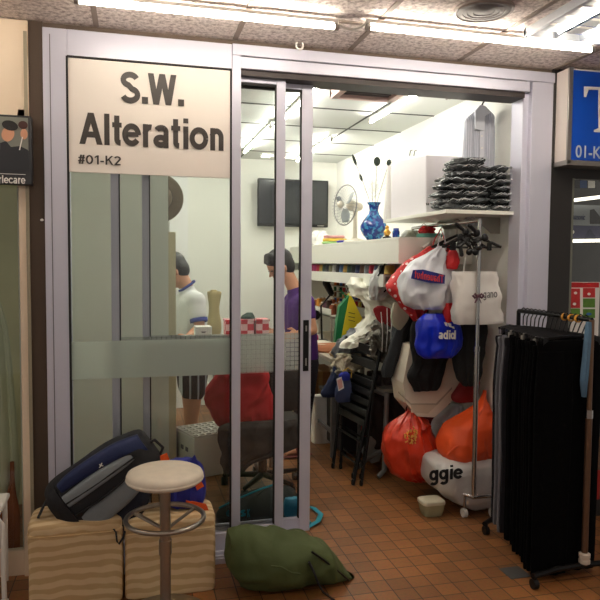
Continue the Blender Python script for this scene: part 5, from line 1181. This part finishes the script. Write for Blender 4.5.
for i in range(n):
    t=i/(n-1); y=ry1-.045-(abs(ry0-ry1)-.09)*t
    xl=1.90-.085*t+(.01 if i<3 else 0)+rr.uniform(-.008,.008); w_=.10+.27*min(1,(t+.05)*2.2) if i<4 else .38
    xr=min(xl+w_+.06,rx+.12) if i<4 else rx+.105+rr.uniform(-.01,.01)
    mt='trouser_charcoal' if i in (0,) else ('trouser_grey' if i in (1,3) else ('trouser_charcoal' if i==4 else 'trouser_jet'))
    zt=zn-.112+rr.uniform(-.022,.012); zb_=.085-.055*t+rr.uniform(-.012,.012); 
    if mt=='trouser_grey': lab='grey trousers on the outdoor rack, %s of the two grey pairs'%('farther' if i==1 else 'nearer'); grp=None
    elif mt=='trouser_charcoal': lab='charcoal trousers on the outdoor rack, %s'%('farthest pair of all' if i==0 else 'just in front of the nearer grey pair'); grp=None
    else: lab='plain black trousers hanging tightly among the other black pairs on the outdoor rack'; grp='black trousers on the outdoor rack'
    o=thing('trousers',lab,'trousers',((xl+xr)/2,y,zb_),grp)
    md=(xl+xr)/2
    MB().loft([(zt-.06,xl+.02,xr-.02,.026,y),(zt-.02,xl+.012,xr-.012,.028,y),(zt,xl+.014,xr-.014,.022,y)],40,4,.002,5,i).build('waistband',mt,o)
    for s in (0,1):
        a_,b_=(xl,md+.02) if s==0 else (md-.02,xr)
        yo=y+(.005 if s else -.005)
        MB().loft([(zb_+.01*s,a_+.01,b_-.01,.022,yo),(zb_+.05,a_+.006,b_-.006,.026,yo),(.5,a_+.006,b_-.004,.030,yo),(.85,a_+.0,b_,.030,yo),(zt-.05,a_+.015,b_-.012,.024,yo)],32,3,.006,5,i*2+s,.0025,14).build('trouser_leg',mt,o)
    hc=thing('clothes_hanger','black clip hanger on the outdoor rack rail holding one pair of trousers','hanger',(rx,y,zn),'black clip hangers on the outdoor rack')
    MB().path([(rx-.0,y,zn+.02),(rx+.013,y,zn+.012),(rx+.015,y,zn-.005),(rx,y,zn-.03),(rx-.02*t,y,zn-.075)],.0032,8).path([(rx,y,zn+.02),(rx-.013,y,zn+.01)],.0032,8).build('hook','black_metal',hc)
    hl=max(xl+.02,rx-.22)
    MB().path([(xl+.03,y,zn-.09),((xl+xr)/2,y,zn-.078),(xr-.02,y,zn-.09)],.0075,8).build('bar','black_plastic',hc)
    for x_ in (xl+.05,xr-.04): MB().box(x_-.014,x_+.014,y-.011,y+.011,zn-.125,zn-.085).build('clip','black_plastic' if i%4 else 'steel',hc,bevel=.002)
# three little amber tags
for k in range(3):
    c_=at(556+5*k,327+k*.8,ry0+.16+.0); o=thing('size_tag','small amber size ring on the rack rail, %s of three'%('leftmost','middle','rightmost')[k],'tag',c_)
    yk=ry0+.20-.05*k; MB().lathe([(.0135,-.006),(.019,-.006),(.019,.006),(.0135,.006),(.0135,-.006)],(0,0,0),20,caps=False).xf(Matrix.Translation((rx,yk,zn-.002))@Matrix.Rotation(PI/2,4,'X')).build('ring',mat('amber',(220,150,40),.4),o)
    o.location=(rx,yk,zn-.02)
    for ch in o.children: ch.location=-Vector(o.location)+Vector(c_)
# denim piece
o=thing('denim_garment','pale blue denim garment hanging at the near end of the outdoor rack','garment',(rx-.03,ry0+.02,.85))
MB().loft(pr(ry0+.005,[(397,582,586,.02),(380,581,587.5,.03),(355,583,589,.03),(335,585,590.5,.03),(322,586,591,.02)]),28,2.6,.004,4,3,.003).build('body',mat('denim',(92,124,150),.9,0,.2,30,.3,60),o)
# grey floor plate
P_=[atz(a_,b_,0) for a_,b_ in ((499,565),(517,562),(530,582),(514,584))]; cxx=sum(p.x for p in P_)/4; cyy=sum(p.y for p in P_)/4
struct('trim_10',MB().box(cxx-.055,cxx+.055,cyy-.055,cyy+.055,.0005,.004),mat('plate_grey',(84,86,88),.4,.3),bevel=.001)
# ------------------------------------------------------------ striped poufs
m=bpy.data.materials.new('pouf_stripe'); m.use_nodes=True; N=m.node_tree.nodes; L=m.node_tree.links; b=N['Principled BSDF']; tc=N.new('ShaderNodeTexCoord')
sx_=N.new('ShaderNodeSeparateXYZ'); L.new(tc.outputs['Object'],sx_.inputs[0])
nz=N.new('ShaderNodeTexNoise'); nz.inputs['Scale'].default_value=7; L.new(tc.outputs['Object'],nz.inputs['Vector'])
def mth(op,a,bv):
    q=N.new('ShaderNodeMath'); q.operation=op; 
    for i_,v in enumerate((a,bv)):
        if hasattr(v,'node'): L.new(v,q.inputs[i_])
        else: q.inputs[i_].default_value=v
    return q.outputs[0]
w1=mth('ADD',mth('MULTIPLY',nz.outputs['Fac'],.05),sx_.outputs['Z']); 
yz=mth('ADD',w1,mth('MULTIPLY',sx_.outputs['Y'],1.0)); st=mth('SINE',mth('MULTIPLY',yz,2*PI/.047),0)
rp=N.new('ShaderNodeValToRGB'); rp.color_ramp.elements[0].position=.35; rp.color_ramp.elements[0].color=(*lin((200,168,122)),1); rp.color_ramp.elements[1].position=.6; rp.color_ramp.elements[1].color=(*lin((222,196,152)),1)
L.new(mth('ADD',mth('MULTIPLY',st,.5),.5),rp.inputs[0]); L.new(rp.outputs[0],b.inputs['Base Color']); b.inputs['Roughness'].default_value=.8
n2=N.new('ShaderNodeTexNoise'); n2.inputs['Scale'].default_value=9; L.new(tc.outputs['Object'],n2.inputs['Vector']); bp=N.new('ShaderNodeBump'); bp.inputs['Strength'].default_value=.5; bp.inputs['Distance'].default_value=.02; L.new(n2.outputs['Fac'],bp.inputs['Height']); L.new(bp.outputs[0],b.inputs['Normal']); _m['pouf_stripe']=m
Xs=(at(27,538,-.30).x,at(123.5,533,-.31).x,at(216,523,-.31).x)

for k in range(2):
    a_,b_=Xs[k]+.002,Xs[k+1]-.002; yc_=-.225 if 0 else -.235; d_=.25; y0_,y1_=-.345,-.1
    o=thing('pouf','beige striped fabric pouf, %s of the pair in front of the shop glass'%('left' if k==0 else 'right'),'pouf',((a_+b_)/2,(y0_+y1_)/2,0))
    hz_=(.385,.36)[k]
    yc_=(y0_+y1_)/2; d_=y1_-y0_
    MB().loft([(.0,a_+.006,b_-.006,d_-.012,yc_),(.02,a_+.002,b_-.002,d_,yc_),(.15,a_+.003,b_-.001,d_,yc_),(hz_-.06,a_,b_,d_,yc_)],64,9,.0025,7,k,.002,8).build('skirt','pouf_stripe',o)
    MB().loft([(hz_-.062,a_,b_,d_,yc_),(hz_-.035,a_-.002,b_+.001,d_+.004,yc_),(hz_-.014,a_+.006,b_-.006,d_-.014,yc_),(hz_-.002,a_+.03,b_-.03,d_-.07,yc_),(hz_,a_+.09,b_-.09,d_-.16,yc_)],64,6,.001,7,k+5,.002,8).build('cushion','pouf_stripe',o)
    MB().path([(a_+.01,y0_-.001,hz_-.062),((a_+b_)/2,y0_-.003,hz_-.064),(b_-.01,y0_-.001,hz_-.062)],.003,6).build('piping','pouf_stripe',o)
# ------------------------------------------------------------ backpack
mat('pack_navy',(26,40,84),.6,0,.12,12,.3,40); mat('pack_grey',(132,140,144),.6,0,.1,20,.2,60); mat('pack_black',(24,24,28),.7,0,.2,12,.3,40)
Yk=-.215
bp_=thing('backpack','navy, grey and black backpack lying on its side on the left pouf','backpack',(at(110,480,Yk).x,Yk,.385))
# long axis direction in the picture plane
A_=at(72,498,Yk); B_=at(150,455,Yk)
ang=math.atan2(B_.z-A_.z,B_.x-A_.x); cen=at(108,479,Yk)
ang=.62
def bl(rows,**k):      # body drawn along its own long axis, then turned
    m_=MB().loft(rows,**k); return m_.xf(Matrix.Translation(cen)@Matrix.Rotation(PI/2-ang,4,'Y')@Matrix.Diagonal((1.48,1,1.14,1)))
Wp=.078
bl([(-.215,-.075,.07,.13,0),(-.205,-.09,.082,.18,0),(-.16,-.098,.09,.22,0),(-.05,-.098,.09,.23,0),(.07,-.092,.088,.22,0),(.16,-.082,.084,.19,0),(.205,-.066,.072,.14,0),(.218,-.05,.055,.08,0)],n=52,e=3,amp=.003,fn=4,seed=3,wr=.006,wsc=10).build('main_body','pack_black',bp_)
def pan(pts,nm,m,off,t=.006,par=bp_): 
    return poly(pts,nm,m,off,par,t)
yf=Yk-.118
bl([(-.14,-.094,-.062,.05,-.085),(-.08,-.102,-.062,.06,-.09),(.03,-.099,-.052,.06,-.088),(.12,-.09,-.04,.06,-.08),(.20,-.066,-.005,.05,-.055)],n=28,e=2.6,wr=.002).build('navy_panel','pack_navy',bp_)
bl([(-.15,-.058,-.018,.04,-.100),(-.06,-.060,-.016,.05,-.105),(.05,-.055,-.014,.05,-.10),(.14,-.040,-.012,.04,-.08)],n=28,e=3.2,wr=.002).build('grey_panel','pack_grey',bp_)
bl([(-.14,.018,.075,.04,-.097),(-.07,.014,.084,.05,-.10),(.06,.012,.078,.05,-.095),(.16,.008,.055,.04,-.07)],n=28,e=3.2,wr=.002).build('grey_panel','pack_grey',bp_)
def lc(x,y,z): return Matrix.Translation(cen)@Matrix.Rotation(PI/2-ang,4,'Y')@Vector((x*1.48,y,z*1.14))
MB().path([lc(.010,-.125,-.15),lc(.016,-.130,-.05),lc(.014,-.128,.05),lc(.006,-.112,.13)],.007,8,flat=.7).build('zip','black_plastic',bp_)
MB().path([lc(-.035,-.118,-.16),lc(-.03,-.126,-.05),lc(-.026,-.122,.06),lc(-.02,-.10,.15)],.006,8,flat=.7).build('zip','black_plastic',bp_)
MB().path([lc(-.02,-.03,.2),lc(-.015,-.03,.238),lc(.02,-.03,.245),lc(.04,-.03,.205)],.007,10).build('grab_handle','pack_black',bp_)
c_=lc(-.066,-.127,.035); 
MB().path([c_+Vector((-.006,0,-.009)),c_+Vector((0,-.001,.001)),c_+Vector((.004,0,.011))],.0028,6).path([c_+Vector((-.007,0,.006)),c_,c_+Vector((.010,0,-.002))],.0024,6).build('emblem','white_plastic',bp_)
P_=[at(62,478,Yk-.05),at(52,490,Yk-.06),at(44,505,-.27),at(36,519,-.335)]; P_[2].z=max(P_[2].z,.40); 
MB().path([P_[0],P_[1],P_[2],Vector((at(38,515,-.3).x,-.30,.392))],.014,8,flat=.35).build('shoulder_strap','pack_black',bp_)
MB().path([at(112,527,-.33),at(116,532,-.352),at(117,541,-.354),at(119,544,-.354),at(123,538,-.356),at(125,531,-.35)],.005,8,flat=.5).build('loose_strap','pack_black',bp_)
MB().path([at(74,524,-.30),at(80,527,-.31),at(96,529,-.315),at(112,527,-.32)],.011,8,flat=.6).build('hip_strap','pack_black',bp_)
# bottom panel darker rounded end and side wing behind the stool
bl([(-.218,-.07,.055,.14,-.02),(-.19,-.092,.08,.19,-.02),(-.155,-.098,.086,.205,-.02)],n=36,e=3).build('base_panel','pack_black',bp_)
bl([(-.12,.06,.135,.16,.0),(-.05,.06,.16,.19,0),(.05,.05,.14,.18,0),(.12,.04,.10,.13,0)],n=36,e=2.6,wr=.008,seed=4).build('back_pad',mat('pack_dark_navy',(20,26,44),.7,0,.1),bp_)
# blue and orange bag
Yb2=-.20
o=thing('string_bag','royal blue bag with orange trim lying on the right pouf behind the stool','bag',(at(186,490,Yb2).x,Yb2,.36))
mat('vivid_blue',(34,40,140),.6,0,.15,8,.3,20); mat('vivid_orange',(236,92,28),.6,0,.06)
x0,x1=at(165,490,Yb2).x,at(204,490,Yb2).x; zz=lambda v:at(186,v,Yb2).z
MB().loft([(.362,x0+.02,x1-.01,.13,Yb2),(.39,x0-.01,x1+.003,.17,Yb2),(zz(480),x0-.01,x1+.006,.15,Yb2),(zz(467),x0+.01,x1-.004,.11,Yb2),(zz(459),x0+.02,x1-.05,.06,Yb2)],40,2.5,.008,5,3,.008,12).build('body','vivid_blue',o)
for pts in ([(160,456),(167,453),(170,461),(161,464)],[(193,480),(200,479),(204,486),(197,490)],[(186,500),(206,504),(209,511),(202,512),(186,506)]):
    poly(pts,'orange_trim','vivid_orange',Yb2-.085,o,.005)
poly([(189,462),(195,455),(199,466)],'blue_tip','vivid_blue',Yb2-.04,o,.01)
# ------------------------------------------------------------ stool
dst=2.72; th=math.radians(14.4)+math.atan((165-300)/650)
sx0=at(165,473,-.53).x; sy0=-.53
zs=at(163,472,sy0-.0).z+.0
st=thing('bar_stool','round cream-topped stool with a chrome pole and foot ring in front of the poufs','stool',(sx0,sy0,0))
R_s=.157
MB().lathe([(.03,-.045),(.10,-.044),(R_s-.012,-.04),(R_s-.002,-.03),(R_s+.002,-.012),(R_s-.004,.0),(R_s-.02,.008),(R_s-.06,.012),(.02,.013)],(sx0,sy0,zs),48).build('seat',mat('stool_cream',(232,220,200),.5,0,.14,22,.15,30),st)
MB().lathe([(R_s+.001,-.030),(R_s+.004,-.024),(R_s+.001,-.018)],(sx0,sy0,zs),48).build('piping','stool_cream',st)
mat('stool_chrome',(170,162,150),.28,.9,.05)
MB().tube((sx0,sy0,.02),(sx0,sy0,zs-.04),.0225,24).build('pole','stool_chrome',st)
zg=at(165,518,sy0).z; Rr=.16
MB().path([(sx0+Rr*math.cos(t),sy0+Rr*math.sin(t),zg) for t in [k*2*PI/48 for k in range(48)]],.0105,10,True).build('foot_ring','stool_chrome',st)
rg=MB()
for a_ in (.6,PI+.6-1.2,PI/2+.9): rg.path([(sx0+.02*math.cos(a_),sy0+.02*math.sin(a_),zg-.045),(sx0+Rr*math.cos(a_),sy0+Rr*math.sin(a_),zg)],.007,8)
rg.build('ring_brace','stool_chrome',st)
MB().lathe([(.19,0),(.192,.006),(.185,.012),(.10,.022),(.03,.032),(.025,.05)],(sx0,sy0,0),48).build('base','stool_chrome',st)
MB().tube((sx0,sy0,.28),(sx0,sy0,.34),.027,24).build('pole_collar','stool_chrome',st)
# ------------------------------------------------------------ green sack
Yg=-.35
gs=thing('stuffed_sack','olive green stuffed cloth sack slumped on the floor at the door threshold','sack',(at(285,560,Yg).x,Yg,0))
mat('olive',(74,86,44),.75,0,.1,5,.35,14)
g=lambda px,py: at(px,py,Yg)
rows=[]
for px,yt,yb,th_ in ((224.5,545,556,.06),(228,532,568,.18),(240,527,584,.26),(262,528,592,.32),(285,531,595,.34),(305,535,596,.32),(325,545,595,.27),(340,560,593,.20),(349,572,589,.12),(353,580,586,.04)):
    t_=g(px,yt); b_=g(px,yb); rows.append((t_.x,t_.z,max(.004,b_.z-.0) ,th_))
m_=MB(); n_=72; Rg=[]
for i in range(len(rows)-1):
    for q in range(8 if i<len(rows)-2 else 9):
        f_=q/8; x_,zt_,zb_,th_=[rows[i][k]*(1-f_)+rows[i+1][k]*f_ for k in range(4)]
        zb2=min(zb_,zt_-.01); ring=[]
        for k in range(n_):
            c1,s1=sup(2*PI*k/n_,2.5); zc=(zt_+zb2)/2+(zt_-zb2)/2*s1; yy=Yg+.0+th_/2*c1
            d=noise.noise_vector(Vector((x_*7,yy*7,zc*7)))*.016+noise.noise_vector(Vector((x_*18,yy*9,zc*16)))*.006; rg=.3-1.7*abs(noise.noise(Vector((x_*9+zc*5,yy*7,zc*9-x_*6)))); d=d+Vector((0,.016*rg*c1,.016*rg*s1))
            ring.append((x_+d.x,yy+d.y,max(.003,zc+d.z*.8)))
        Rg.append(ring)
m_.rings(Rg).build('body','olive',gs)
MB().path([at(312,552,Yg-.15),at(318,556,Yg-.145),at(333,567,Yg-.12),at(346,578,Yg-.08),at(353,584,Yg-.02)],.005,8).build('zip','black_plastic',gs)
P_=[at(309,562,Yg-.168),at(314,572,Yg-.175),at(318,583,Yg-.175),atz(323,592,.006),atz(334,600,.006)]
MB().path(P_,.013,8,flat=.35).build('strap','pack_black',gs)
MB().path([at(271,566,Yg-.168),at(281,567,Yg-.175),at(292,573,Yg-.178),at(300,574,Yg-.172)],.004,8).build('seam','olive',gs)
# ------------------------------------------------------------ world and view
w=bpy.data.worlds.new('world'); sc.world=w; w.use_nodes=True
bg=w.node_tree.nodes['Background']; bg.inputs[0].default_value=(1,.93,.86,1); bg.inputs[1].default_value=.28
vs=sc.view_settings; vs.view_transform='Standard'; vs.look='None'; vs.gamma=1; vs.exposure=.12; vs.use_curve_mapping=False
